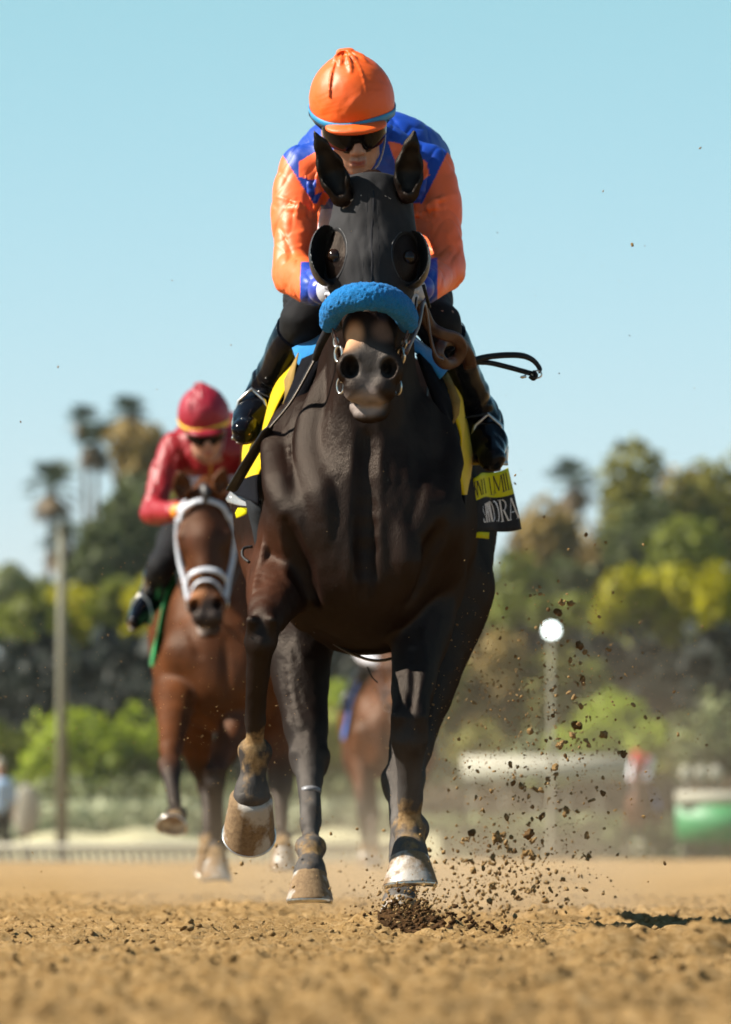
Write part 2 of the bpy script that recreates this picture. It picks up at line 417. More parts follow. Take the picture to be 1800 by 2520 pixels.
def leg_hind(v, J):
    hip, st, hk, fe, co = [Vector(p) for p in J['pts']]
    a = lambda p, q, t: p.lerp(q, t)
    v.cone(hip, st, .17, .115, .08)
    v.cone(hip + Vector((0, .12, -.05)), a(st, hk, .25) + Vector((0, .10, 0)), .15, .085, .08)
    v.chain([st, a(st, hk, .35), a(st, hk, .7), a(st, hk, .93)], [.115, .080, .050, .039], .05, n=3)
    back = Vector((0, .05, .02)); d = (hk - st).normalized(); e = (fe - hk).normalized()
    v.cone(a(st, hk, .55) + back * .9, hk + back * .95, .020, .022, .03)               # achilles to the point of hock
    v.chain([hk - d * .03, hk, hk + e * .05], [.043, .047, .038], .03)
    v.ell(hk + back * .95 + Vector((0, 0, .005)), (.026, .028, .036), .03)
    for q in (-1, 1):
        v.cone(hk + Vector((q * .036, -.004, .012)), hk + Vector((q * .030, 0, -.035)), .020, .015, .02)
    v.cone(hk + back * .7, a(hk, fe, .35) + Vector((0, .022, 0)), .024, .013, .03)
    v.chain([hk + e * .05, a(hk, fe, .5), a(hk, fe, .85)], [.033, .0245, .0245], .025, n=3)
    v.cone(a(hk, fe, .3) + Vector((0, .022, 0)), a(hk, fe, .9) + Vector((0, .024, 0)), .014, .013, .014)
    v.ell(fe, (.039, .038, .037), .022)
    for q in (-1, 1): v.ell(fe + Vector((q * .024, .004, .004)), (.019, .023, .025), .012)
    v.cone(fe + Vector((0, .03, 0)), fe + Vector((0, .03, -.012)), .018, .012, .02)
    v.chain([fe, a(fe, co, .5), a(fe, co, .82), co], [.034, .028, .036, .047], .018, n=2)

def ear(v, base, tip, side, s=1.0, fwd=Vector((0, -1, .15))):
    base, tip = Vector(base), Vector(tip); ax = (tip - base); L = ax.length; ax.normalize()
    f = (fwd - ax * fwd.dot(ax)).normalized(); w = ax.cross(f)
    pt = lambda t, a, b: base + ax * (L * t) + w * a + f * b
    # bulging leaf: three chains
    for t0, t1, r0, r1, o in ((-.03, .2, .031, .039, 0), (.2, .45, .039, .036, 0), (.45, .75, .036, .020, 0), (.75, 1, .020, .003, 0)):
        v.cone(pt(t0, side * .006 * sin(pi * t0), 0), pt(t1, side * .006 * sin(pi * t1), 0), r0 * s, r1 * s, .022 if t0 < 0 else .010)
    for t0, t1, r0, r1 in ((.10, .34, .016, .030), (.34, .60, .030, .0225), (.60, .90, .0225, .005)):
        v.cone(pt(t0, 0, .026 * s), pt(t1, 0, .026 * s * (1 - t1 * .3)), r0 * s, r1 * s, .008, 's')

def build_hoof(name, parent, top, axis, toe, mat, rt=.052, rb=.072, L=.085, n=28):
    """hoof wall from the coronet down; axis points to the sole, toe to the front"""
    top = Vector(top); axis = Vector(axis).normalized(); toe = Vector(toe); toe = (toe - axis * toe.dot(axis)).normalized(); sd = axis.cross(toe)
    mb = MB(); rings = []
    prof = [(-.006, rt * .86), (0, rt * 1.02), (.006, rt * 1.05), (L * .3, lerp(rt, rb, .35)), (L * .65, lerp(rt, rb, .7)), (L * .93, rb * .985), (L * .985, rb), (L, rb * .985)]
    for (z, r) in prof:
        sl_ = toe * (z * .45); ring = []
        for k in range(n):
            a = 2 * pi * k / n; c_, s_ = cos(a), sin(a)
            q = 1.0 if c_ > 0 else .80
            h = (1 - .34 * max(0, -c_) * (z / L)) if z > 0 else 1
            ring.append(top + axis * (z * h - .012 * c_ * (1 - max(z, 0) / L)) + sl_ + toe * (c_ * r * q * 1.02) + sd * (s_ * r))
        rings.append(ring)
    # recessed sole
    last = rings[-1]; cen = sum(last, Vector()) / n
    rings.append([cen + (p - cen) * .88 for p in last])
    rings.append([cen + (p - cen) * .84 - axis * .010 for p in last])
    rings.append([cen + (p - cen) * .02 - axis * .014 for p in last])
    mb.loft(rings); o = mb.build(name, mat, parent)
    # steel shoe
    ms = MB(); arc = []
    for k in range(25):
        a = -2.35 + 4.7 * k / 24; c_, s_ = cos(a), sin(a); q = 1.0 if c_ > 0 else .80
        h = 1 - .34 * max(0, -c_)
        arc.append(top + axis * (L * h + .003) + toe * (L * .45) + toe * (c_ * rb * q * .93) + sd * (s_ * rb * .92))
    ms.tube(arc, .0085, 8, flat=(1.0, .45), side=axis.cross(Vector((1, 0, 0))) if False else None)
    ms.build('horseshoe', MAT['steel'], o); return o

def build_horse(root, P_, mats, h=.0065, rich=True, coat=None):
    HP, HM, HS = head_frame(P_['poll'], P_['tilt'], P_.get('yaw', 0), P_.get('roll', 0), P_.get('hs', 1.0))
    lo = P_.get('lo', (-.44, -.14, 0.0)); hi = P_.get('hi', (.46, 2.45, 2.12))
    v = Vol(lo, hi, h); pz = P_['dz']
    # trunk
    v.ell((0, .78, 1.13 + pz), (.235, .37, .36), .08); v.ell((0, .60, .95 + pz), (.175, .22, .19), .08)
    v.ell((0, 1.22, 1.12 + pz), (.290, .62, .375), .09)
    v.ell((0, 1.55, 1.16 + pz), (.315, .5, .33), .09)
    v.ell((0, 1.93, 1.26 + pz), (.340, .42, .375), .08)
    v.ell((0, 1.15, 1.43 + pz), (.08, .32, .15), .08)
    for q in (-1, 1):
        v.ell((q * .146 - .010, .74, 1.11 + pz), (.114, .22, .315), .05)       # shoulder
        v.ell((q * .160 - .010, .57, 1.06 + pz), (.090, .13, .17), .05)       # point of shoulder
        v.ell((q * .080, .50, 1.03 + pz), (.105, .11, .20), .06)      # pectoral
        v.ell((q * .165, 2.02, 1.14 + pz), (.165, .32, .31), .06)
    # neck
    pl = Vector(P_['poll']); nb = Vector((0, .92, 1.36 + pz)); th = HP(0, .05, -.16)
    v.chain([nb, nb.lerp(th, .4) + Vector((0, 0, -.03)), nb.lerp(th, .75), th], [.25, .19, .14, .115], .06, sc=(.50, 1, 1), n=3)
    v.cone((0, .62, 1.22 + pz), nb.lerp(th, .55) + Vector((0, -.06, -.10)), .19, .085, .07, sc=(.8, 1, 1))
    v.cone((-.055, .52, 1.16 + pz), HP(-.03, .22, -.24), .045, .03, .06); v.cone((.055, .52, 1.16 + pz), HP(.03, .22, -.24), .045, .03, .06)
    # grooves that separate the muscles
    v.cone((0, .375, 1.14 + pz), (0, .385, .86 + pz), .006, .010, .03, 's')
    for q in (-1, 1):
        v.chain([(q * .19, .52, 1.36 + pz), (q * .17, .44, 1.22 + pz), (q * .12, .385, 1.08 + pz)], [.003, .006, .003], .05, 's')
        
    for J in P_['fore']: leg_fore(v, J)
    for J in P_['hind']: leg_hind(v, J)
    v.cone((0, 2.30, 1.42 + pz), (0, 2.42, 1.22 + pz), .05, .03, .05)                   # dock
    head_prims(v, HP, HM, HS)
    for (b, t, sd) in P_['ears']: ear(v, b, t, sd)
    if rich:
        v.disp(lambda x, y, z: .0042 * fbm(x * 13, y * 9, z * 5, 3, 5) + .0022 * (1 - np.abs(vnoise(x * 11 + z * 2.2, y * 7, z * 3.4, 12))) ** 2 + .0009 * fbm(x * 60, y * 60, z * 30, 2, 9))
        # skin folds at the elbow and veins
        # muscle relief, laid on the surface that is already there
        def hit(px, py):
            Y = np.linspace(-.05, 1.75, 720); q = np.array([P(px, py, t)[:] for t in Y]); d = v.sample(q)
            return Vector(q[np.argmax(d < 0)]) if (d < 0).any() else None
        for op, pts, r, e, k in (('u', [(702, 1010), (682, 1100), (688, 1190), (704, 1262)], .036, .011, .03), ('s', [(752, 950), (735, 1040), (727, 1120), (746, 1210), (775, 1290)], .020, .009, .03),
                ('u', [(800, 930), (776, 1030), (766, 1120), (790, 1220), (802, 1330)], .034, .009, .03), ('s', [(905, 1080), (900, 1200), (900, 1400)], .018, .006, .035), ('u', [(735, 1290), (751, 1340), (766, 1386)], .009, .005, .008),
                ('s', [(702, 1290), (742, 1400), (772, 1480)], .020, .013, .03), ('s', [(1050, 960), (1066, 1060), (1060, 1160), (1030, 1280)], .020, .009, .03), ('u', [(1092, 1040), (1103, 1140), (1088, 1240)], .034, .009, .03),
                ('s', [(1090, 1300), (1042, 1400), (1012, 1480)], .020, .013, .03), ('u', [(655, 1330), (640, 1400), (628, 1455)], .014, .005, .012), ('u', [(985, 1290), (1000, 1380), (990, 1460)], .03, .008, .03),
                ('u', [(1040, 1560), (1046, 1640), (1030, 1720)], .014, .005, .012), ('s', [(1016, 1600), (1018, 1680), (1012, 1740)], .010, .005, .012), 
                ('u', [(716, 1600), (722, 1700), (742, 1790)], .014, .005, .014), ('s', [(618, 1350), (650, 1290), (700, 1262)], .010, .006, .012),
                ('u', [(728, 1000), (712, 1080), (716, 1170)], .004, .002, .008)):
            c = [hit(*p) for p in pts]
            if any(q is None for q in c) or max((c[i + 1] - c[i]).length for i in range(len(c) - 1)) > .22: continue
            c = [q + Vector((0, (r - e) if op == 'u' else (-r + e), 0)) for q in c]
            v.chain(c, [r * .45] + [r] * (len(c) - 2) + [r * .4] if e > .006 else [r * .6] * len(c), k, op, n=4)
    V, F = v.mesh()
    cols = coat(V, HP, P_)
    o = link('body', np_mesh('body', V, F, cols), mats['coat'], root)
    return o, HP, HM, HS

FORE_A = [dict(pts=[(-.165, .52, 1.08), (-.205, .66, .965), P(643, 1545, .24), P(627, 1852, .40), P(618, 1962, .40)], back=Vector((0, .03, 0))),
          dict(pts=[(.165, .52, 1.08), (.165, .70, .93), P(1007, 1784, .38), P(1011, 2042, .46), P(1009, 2112, .41)], back=Vector((0, .025, 0)))]
HIND_A = [dict(pts=[(-.20, 2.05, 1.20), (-.205, 1.62, .93), P(764, 1868, 1.30), P(764, 2088, 1.09), P(763, 2152, 1.02)]),
          dict(pts=[(.20, 2.05, 1.20), (.235, 1.66, .95), P(992, 1925, 1.38), P(985, 2190, 1.12), (.092, 1.03, .075)])]
POSE_A = dict(poll=P(920, 432, .30), tilt=19, yaw=0, roll=1.2, dz=0.0, fore=FORE_A, hind=HIND_A,
              ears=[(P(838, 478, .30), P(771, 318, .26), 1), (P(1005, 468, .30), P(1020, 324, .26), -1)])

def coat_dark(V, HP, P_):
    x, y, z = V[:, 0], V[:, 1], V[:, 2]
    c = np.empty((len(V), 4), np.float32); base = np.array((.0085, .0035, .0022)); c[:, :3] = base
    def blend(w, col): c[:, :3] = c[:, :3] * (1 - w[:, None]) + np.array(col)[None] * w[:, None]
    blend(smooth01(z, .95, .70), (.0075, .0042, .0034))
    blend(smooth01(z, .60, .30) * .95 * (.8 + .2 * fbm(x * 30, y * 30, z * 12, 2, 8)), (.075, .070, .066))
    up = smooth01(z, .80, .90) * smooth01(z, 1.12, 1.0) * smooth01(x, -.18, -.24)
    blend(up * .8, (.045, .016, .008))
    # muzzle: tan patch above the nostril, grey lips
    mz = np.array(HP(0, .44, -.03)); d1 = np.linalg.norm((V - np.array(HP(-.050, .445, -.035))) * np.array([1.3, 1, 1.0]), axis=1); blend(smooth01(d1, .062, .025), (.46, .24, .125))
    d2 = np.linalg.norm(V - np.array(HP(.035, .43, -.02)), axis=1); blend(smooth01(d2, .045, .015) * .55, (.17, .10, .07))
    dn = np.linalg.norm(V - np.array(HP(0, .52, -.03)), axis=1); blend(smooth01(dn, .085, .04) * .8, (.045, .040, .038))
    dl = np.linalg.norm((V - np.array(HP(-.01, .60, -.07))) * np.array([.9, 1, 1.1]), axis=1)
    blend(smooth01(dl, .062, .035) * (.75 + .25 * fbm(x * 40, y * 40, z * 40, 2, 3)), (.26, .215, .195))
    dirt = np.zeros(len(V), np.float32)
    dirt += .26 * smooth01(z, .60, .30) * smooth01(x, .4, .0)
    for J in list(P_['fore']) + list(P_['hind']):
        fe = np.array(J['pts'][3]); co = np.array(J['pts'][4]); dd = np.linalg.norm(V - fe, axis=1)
        dirt = np.maximum(dirt, smooth01(dd, .21, .03) * smooth01(y, fe[1] + .05, fe[1] - .03) * (.36 + .16 * fbm(x * 45, y * 45, z * 30, 3, 2)))
        dd = np.linalg.norm(V - co, axis=1); dirt = np.maximum(dirt, .22 * smooth01(dd, .12, .04))
    for (b_, t_, sd) in P_['ears']:
        dd = np.linalg.norm((V - np.array(Vector(b_).lerp(Vector(t_), .5))) * np.array([1, .6, 1]), axis=1); w = smooth01(dd, .11, .06)[:, None]; c[:, :3] = c[:, :3] * (1 - w) + np.array((.006, .0045, .004)) * w
    c[:, 3] = dirt; return c
# ------------------------------------------------------------------ shared materials
MAT = {}
MAT['steel'] = simple('steel', (.62, .60, .56), .28, 1, .2, 80)
MAT['coat_dark'] = hair_coat('dark_brown_coat', .40)
MAT['coat_bay'] = hair_coat('bay_coat', .40)
def hoof_mat():
    m, nt, b, _ = new_mat('hoof_horn')
    w = ramp(nt, noise(nt, 24, 3, .5, stretch=(1, 1, .25)).outputs[0], [(.25, (.30, .26, .21)), (.55, (.30, .28, .25)), (.8, (.40, .38, .34))])
    d = ramp(nt, noise(nt, 9, 6, .6).outputs[0], [(.44, 0), (.53, 1)])
    s = ramp(nt, noise(nt, 90, 5, .7).outputs[0], [(.3, (.10, .058, .025)), (.7, (.21, .135, .066))])
    nt.links.new(mixc(nt, d.outputs[0], w.outputs[0], s.outputs[0]), b.inputs['Base Color'])
    nt.links.new(mixc(nt, d.outputs[0], (.35,) * 3, (.95,) * 3), b.inputs['Roughness'])
    bump(nt, b, noise(nt, 120, 6, .7).outputs[0], .5, .004); return m
MAT['hoof'] = hoof_mat()
MAT['hood'] = simple('black_stretch_fabric', (.016, .015, .016), .78, var=.3, nscale=12, bstr=.35, bscale=700, spec=.2, sheen=.02, bdist=.001)
MAT['cup'] = simple('black_blinker_plastic', (.012, .012, .013), .42, var=.2, spec=.5)
MAT['leather'] = simple('brown_leather', (.055, .022, .014), .42, var=.35, nscale=60, bstr=.25, bscale=400, bdist=.001)
MAT['black_leather'] = simple('black_leather', (.008, .007, .007), .45, spec=.2, var=.3, nscale=50, bstr=.25, bscale=300, bdist=.001)
MAT['piping'] = simple('white_piping', (.6, .52, .45), .5, var=.1)
MAT['fleece'] = simple('blue_fleece', (.008, .17, .46), .95, var=.28, nscale=260, bstr=1.0, bscale=330, sheen=.08, bdist=.006, spec=.1)
MAT['towel'] = simple('blue_woven_cloth', (.010, .19, .46), .9, var=.15, nscale=40, bstr=.7, bscale=500, stretch=(1, .2, 1), sheen=.2, bdist=.003, spec=.2)
MAT['yellow'] = simple('yellow_cloth', (.60, .40, .002), .75, spec=.05, var=.08, nscale=14, bstr=.25, bscale=30, bdist=.004, sheen=.1)
MAT['lemon'] = simple('lemon_yellow_print', (.56, .50, .006), .7, spec=.05, var=.06, nscale=20)
MAT['tan'] = simple('tan_lining', (.26, .17, .055), .9, spec=.05, var=.12, nscale=60, bstr=.3, bscale=500)
MAT['blackcloth'] = simple('black_cloth', (.006, .006, .008), .85, spec=.03, var=.2, nscale=30, bstr=.3, bscale=40, bdist=.003)
MAT['greycloth'] = simple('charcoal_cloth', (.022, .022, .025), .9, spec=.05, var=.2, nscale=30, bstr=.3, bscale=60, bdist=.003)
MAT['mesh_strap'] = simple('grey_woven_strap', (.022, .024, .027), .9, var=.3, spec=.05, nscale=300, bstr=.8, bscale=600, bdist=.002)
MAT['clear'] = simple('clear_plastic', (.55, .55, .55), .12, var=.05); MAT['clear'].node_tree.nodes['Principled BSDF'].inputs['Alpha'].default_value = .35
MAT['ink'] = simple('black_ink', (.012, .012, .012), .6, var=.05)
MAT['white_ink'] = simple('white_ink', (.95, .95, 1.0), .6, var=.02)
MAT['tape'] = simple('pale_tape', (.17, .17, .18), .4, var=.3, nscale=90)
MAT['eye'] = simple('brown_eye', (.014, .006, .003), .12, var=.4, spec=.3)
MAT['patent'] = simple('black_patent_leather', (.003, .0035, .006), .12, var=.2, nscale=20, spec=.10, coat=0, bstr=.05, bscale=40, bdist=.004)
MAT['breeches'] = simple('black_breeches', (.008, .008, .009), .8, var=.2, nscale=20, bstr=.3, bscale=60, spec=.15, bdist=.003)
MAT['whitecloth'] = simple('white_mesh_cloth', (.66, .64, .70), .75, var=.10, nscale=160, bstr=.8, bscale=260, bdist=.004)
MAT['lens'] = simple('dark_goggle_lens', (.005, .004, .005), .10, var=.1, spec=.12)
MAT['brass'] = simple('brass', (.62, .45, .2), .35, 1, .2)
MAT['skin'] = attr_mat('skin', .48, .10, 30, .25, 500, .001, .4); MAT['skin'].node_tree.nodes['Principled BSDF'].inputs['Subsurface Weight'].default_value = .08
MAT['skin'].node_tree.nodes['Principled BSDF'].inputs['Subsurface Radius'].default_value = (.012, .004, .002)
def satin(name, rough=.48):
    m = attr_mat(name, rough, .05, 8, 0, 30, .004, .38, sheen=0)
    nt = m.node_tree; b = nt.nodes['Principled BSDF']
    f1 = noise(nt, 7, 2, .4, stretch=(1, 1, 1.3)); f1.inputs['Distortion'].default_value = 1.2; f2 = noise(nt, 900, 2, .5)
    ad = N(nt, 'ShaderNodeMath', operation='MULTIPLY_ADD'); nt.links.new(f2.outputs[0], ad.inputs[0]); ad.inputs[1].default_value = .03; nt.links.new(f1.outputs[0], ad.inputs[2])
    bump(nt, b, ad.outputs[0], .45, .02); return m
MAT['satin'] = satin('racing_silk')

# ------------------------------------------------------------------ tack of the leading horse
def text_strokes(word):
    """narrow serif capitals as polylines in a 0..1 x 0..1 cell, with stroke weight"""
    S = {
     'W': [([(0, 1), (.28, 0)], 1), ([(.28, 0), (.5, .9)], .5), ([(.5, .9), (.72, 0)], 1), ([(.72, 0), (1, 1)], .5), ([(-.1, 1), (.15, 1)], .4), ([(.85, 1), (1.1, 1)], .4)],
     'R': [([(.18, 0), (.18, 1)], 1), ([(0, 0), (.36, 0)], .4), ([(0, 1), (.55, 1), (.78, .88), (.8, .7), (.6, .53), (.2, .5)], .7), ([(.5, .5), (.8, 0), (1, 0)], .9)],
     'N': [([(.15, 0), (.15, 1)], .5), ([(.12, 1), (.85, 0)], 1), ([(.85, 0), (.85, 1)], .5), ([(0, 0), (.3, 0)], .4), ([(.7, 1), (1, 1)], .4), ([(0, 1), (.2, 1)], .4)],
     'H': [([(.18, 0), (.18, 1)], 1), ([(.82, 0), (.82, 1)], 1), ([(.18, .5), (.82, .5)], .5), ([(0, 0), (.36, 0)], .4), ([(.64, 0), (1, 0)], .4), ([(0, 1), (.36, 1)], .4), ([(.64, 1), (1, 1)], .4)],
     'O': [([(.5 + .42 * sin(a * pi / 8), .5 + .5 * cos(a * pi / 8)) for a in range(17)], .8)],
     'L': [([(.2, 0), (.2, 1)], 1), ([(0, 1), (.42, 1)], .4), ([(0, 0), (.85, 0), (.95, .25)], .5)],
     'M': [([(.12, 0), (.12, 1)], .5), ([(.12, 1), (.5, .1)], 1), ([(.5, .1), (.86, 1)], .5), ([(.88, 1), (.88, 0)], 1), ([(0, 0), (.26, 0)], .4), ([(.74, 0), (1, 0)], .4)],
     'I': [([(.5, 0), (.5, 1)], 1), ([(.25, 0), (.75, 0)], .4), ([(.25, 1), (.75, 1)], .4)],
     'S': [([(.88, .78), (.8, .95), (.5, 1), (.2, .9), (.15, .72), (.5, .52), (.85, .3), (.8, .08), (.5, 0), (.15, .06), (.1, .25)], .8)],
     'P': [([(.18, 0), (.18, 1)], 1), ([(0, 0), (.4, 0)], .4), ([(0, 1), (.6, 1), (.85, .87), (.85, .63), (.6, .48), (.2, .48)], .7)],
     'E': [([(.2, 0), (.2, 1)], 1), ([(0, 1), (.85, 1), (.88, .8)], .5), ([(.2, .52), (.65, .52)], .5), ([(0, 0), (.88, 0), (.92, .22)], .5)],
     'D': [([(.18, 0), (.18, 1)], 1), ([(0, 1), (.5, 1), (.85, .8), (.92, .5), (.85, .2), (.5, 0), (0, 0)], .8)],
     'A': [([(.1, 0), (.5, 1)], .5), ([(.5, 1), (.88, 0)], 1), ([(.25, .35), (.75, .35)], .5), ([(0, 0), (.26, 0)], .4), ([(.7, 0), (1, 0)], .4)],
    }
    return S[word]
def write_on(surf, items, wgt, mat, name, parent, nrm, lift=.0025, th=.0012):
    """items: (letter, u0, u1, v0, v1) in the panel's own coordinates; surf(u, v) -> point"""
    mb = MB()
    for (ch, u0, u1, v0, v1) in items:
        for pts, w in text_strokes(ch):
            q = []
            for i in range(len(pts) - 1):
                for k in range(3): q.append((lerp(pts[i][0], pts[i + 1][0], k / 3), lerp(pts[i][1], pts[i + 1][1], k / 3)))
            q.append(pts[-1]); path = [surf(lerp(u0, u1, a), lerp(v0, v1, b)) + nrm * lift for a, b in q]
            mb.tube(path, wgt * w, 6, flat=(1, .25), side=None if len(pts) > 9 else nrm.cross((path[-1] - path[0]).normalized()))
    return mb.build(name, mat, parent, smooth=False)

def blinker_hood(root, HP, HM, HS):
    base = HP(0, .15, -.1)
    v = Vol((base.x - .22, base.y - .26, base.z - .34), (base.x + .22, base.y + .3, base.z + .28), .0042)
    head_prims(v, HP, HM, HS, infl=.0075, face=False)
    v.cone(HP(0, .02, -.10), HP(0, .30, -.17), .100, .082, .05)
    v.disp(lambda x, y, z: .0030 * fbm(x * 20, y * 20, z * 9, 3, 21) + .0022 * (1 - np.abs(vnoise(x * 30 + 4 * z, y * 9, z * 7, 4))) ** 4)
    # holes for ears, eyes and the lower edge
    for (b, t, sd) in POSE_A['ears']:
        b, t = Vector(b), Vector(t); v.cone(b + (b - t) * .02, b.lerp(t, .6), .033, .055, .008, 's')
        v.cone(b + Vector((sd * -.012, -.05, .004)), b + Vector((sd * -.024, .03, .0)), .020, .026, .006, 's')
    for q, cx, u0, ru in ((-1, -.112, .205, .074), (1, .098, .212, .068)):
        v.ell(HP(cx, u0, -.02), (.043, ru, .085), .004, 's', M=HM)
    n = HM @ Vector((0, 1, 0)); v.plane(HP(0, .345, 0), n); n2 = HM @ Vector((0, -1, 0)); v.plane(HP(0, -.012, 0), n2)
    V, F = v.mesh(); hood = link('hood', np_mesh('hood', V, F), MAT['hood'], root)
    mb = MB()   # centre seam
    path = [HP(.002 * sin(i), .045 + .026 * i, 0) for i in range(12)]
    # drop seam onto the surface
    out = []
    for p in path:
        q = np.array([p + HM @ Vector((0, 0, .03 - .0015 * k)) for k in range(80)]); d = v.sample(q); j = np.argmax(d < 0) if (d < 0).any() else 20
        out.append(Vector(q[j]))
    mb.tube(out, .0022, 6, flat=(1.6, .7)); mb.build('seam', MAT['greycloth'], hood)
    def onto(x, u):
        q = np.array([HP(x, u, .03 - .0015 * k) for k in range(110)]); d = v.sample(q); j = np.argmax(d < 0) if (d < 0).any() else 40
        return Vector(q[j])
    for q, cx, u0, ru in ((-1, -.112, .205, .074), (1, .098, .212, .068)):
        mb = MB(); mb.tube([onto(cx - q * abs(cos(a)) * .0475, u0 + sin(a) * (ru + .004)) for a in [R(-62 + 124 * k / 18) for k in range(19)]], .0018, 6); mb.build('binding', MAT['cup'], hood)
    for sx in (-.014, .013):
        mb = MB(); mb.tube([onto(sx + .01 * sx / .014 * (k / 12) ** 2, .01 + .024 * k) for k in range(13)], .0009, 5); mb.build('stitch_line', MAT['greycloth'], hood)
    for q, cx, u0, ru in ((-1, -.112, .205, .078), (1, .100, .212, .074)):
        c = HP(cx, u0, -.05); w = Vol((c.x - .1, c.y - .14, c.z - .12), (c.x + .1, c.y + .14, c.z + .12), .0032)
        w.ell(HP(cx + q * .003, u0, -.052), (.050, ru + .004, .080), .005, M=HM)
        w.ell(HP(cx - q * .004, u0, -.030), (.050, ru + .001, .098), .005, 's', M=HM)
        fn = (HM @ Vector((-q * .30, 0, 1))).normalized(); w.plane(HP(cx, u0, .005), fn)
        V, F = w.mesh(); link('eye_cup', np_mesh('eye_cup', V, F), MAT['cup'], hood)
    return hood

def tack_a(root, HP, HM, HS):
    blinker_hood(root, HP, HM, HS)
    for q in (-1, 1):
        mb = MB(); mb.ball(HP(q * .0965, .210, -.047), .0215, 16, 12); mb.build('eye', MAT['eye'], root)
    # fleece roll over the nose
    pts = [P(809, 797, .235), P(817, 768, .205), P(838, 745, .165), P(872, 731, .135), (P(914, 729, .120)), P(952, 735, .135), P(983, 754, .165), P(1000, 777, .205), P(1005, 800, .235)]
    v = Vol((-.15, -.0, 1.50), (.17, .32, 1.74), .0034)
    v.chain(pts, [.022, .029, .032, .034, .0345, .034, .032, .029, .022], .006, n=4)
    v.disp(lambda x, y, z: .0026 * fbm(x * 150, y * 150, z * 150, 3, 2) + .0012 * vnoise(x * 420, y * 420, z * 420, 8))
    V, F = v.mesh(1); link('fleece_noseband', np_mesh('fleece_noseband', V, F), MAT['fleece'], root)
    # bridle: browband, cheek pieces, bit rings, chin strap
    bo = empty('bridle'); bo.parent = root
    for q in (-1, 1):
        br = MB(); br.tube(spline([HP(q * .030, .062, -.003), HP(q * .066, .075, -.026), HP(q * .092, .10, -.062), HP(q * .103, .125, -.10)], 5), .008, 8, flat=(1, .4), side=(0, 0, 1)); br.build('browband', MAT['leather'], bo); br = MB()
        br.tube(spline([HP(q * .118, .30, -.10), HP(q * .112, .36, -.09), HP(q * .092, .43, -.085), HP(q * .082, .465, -.08)], 5), .0075, 8, flat=(1, .45), side=(0, 1, 0)); br.build('cheekpiece', MAT['leather'], bo); br = MB()
        br.tube(spline([HP(q * .105, .37, -.06), HP(q * .095, .42, -.055), HP(q * .082, .455, -.06)], 5), .006, 8, flat=(1, .45), side=(0, 1, 0)); br.build('noseband_strap', MAT['leather'], bo)
    br = MB(); br.tube(spline([HP(-.085, .45, -.09), HP(-.06, .50, -.16), HP(0, .52, -.185), HP(.06, .50, -.16), HP(.085, .45, -.09)], 6), .008, 8, flat=(1, .4))
    br.build('curb_strap', MAT['leather'], bo)
    for q in (-1, 1):
        pp = MB()
        for dz in (.0065, -.0065):
            pp.tube([p + Vector((0, -.004, dz)) for p in spline([HP(q * .030, .062, -.003), HP(q * .066, .075, -.026), HP(q * .092, .10, -.062)], 5)], .0014, 6)
        pp.build('browband_piping', MAT['piping'], bo)
    for q in (-1, 1):
        c = HP(q * .080, .475, -.070)
        for (cc, rr, tr) in ((c, .021, .0042), (HP(q * .088, .438, -.078), .012, .003), (HP(q * (.074), .560, -.078), .020, .0028)):
            mb = MB(); mb.tube([cc + Vector((sin(a) * rr * .45, -cos(a) * rr * .5 if False else sin(a) * rr * -.5, cos(a) * rr)) for a in [2 * pi * i / 18 for i in range(18)]], tr, 8, closed=True)
            mb.build('bit_ring', MAT['steel'], bo)
    mb = MB(); mb.tube([HP(-.074, .545, -.078), HP(-.03, .555, -.085), HP(.03, .555, -.085), HP(.074, .545, -.078)], .006, 8); mb.build('bit', MAT['steel'], bo)
    # overcheck strap hanging by the right cup
    mb = MB(); mb.tube(spline([P(1042, 700, .26), P(1050, 728, .27), P(1058, 757, .30)], 5), .0045, 8, flat=(1, .5)); mb.build('strap', MAT['black_leather'], bo)
    # reins: thin tube to the hand, wide brown leather loops, black ends flying back
    rn = MB()
    rn.tube(spline([P(1000, 868, .16), P(1030, 800, .28), P(1042, 745, .38), P(1050, 770, .44), P(1060, 830, .46), P(1072, 872, .47), P(1090, 884, .49)], 6), .008, 8, flat=(1, .6))
    rn.tube(spline([P(1034, 742, .46), P(1058, 800, .50), P(1090, 822, .50), P(1122, 832, .52), P(1136, 856, .56), P(1124, 886, .58), P(1096, 895, .56), P(1078, 872, .54), P(1090, 842, .55), P(1120, 838, .58), P(1150, 868, .62), P(1160, 900, .66)], 6), .0165, 10, flat=(.34, 1), side=(.1, 1, .25))
    rn.tube(spline([P(1118, 828, .60), P(1146, 862, .64), P(1158, 905, .68)], 6), .018, 10, flat=(.3, 1), side=(0, 1, .3))
    ro = rn.build('rein', MAT['leather'], root)
    rb = MB()
    rb.tube(spline([P(1150, 893, .66), P(1190, 880, .68), P(1240, 874, .70), P(1285, 875, .72), P(1312, 886, .74), P(1328, 905, .75), P(1330, 918, .75)], 6), .0085, 8, flat=(1, .5), side=(0, .2, 1))
    rb.tube(spline([P(1150, 892, .68), P(1200, 892, .70), P(1250, 903, .72), P(1290, 914, .74), P(1315, 921, .75)], 6), .0075, 8, flat=(1, .5), side=(0, .2, 1))
    rb.tube(spline([P(1312, 915, .745), P(1320, 922, .74), P(1314, 932, .74), P(1304, 925, .74)], 4), .006, 8)
    rb.build('rein_end', MAT['black_leather'], ro)
    mb = MB(); c = P(1322, 921, .745); mb.tube([c + Vector((cos(a) * .013, 0, sin(a) * .010)) for a in [2 * pi * i / 12 for i in range(12)]], .0022, 6, closed=True)
    mb.tube(spline([P(1296, 925, .74), P(1286, 928, .74), P(1283, 925, .74)], 3), [.004] * 6 + [.001], 6, flat=(1, .5)); mb.build('buckle', MAT['steel'], ro)
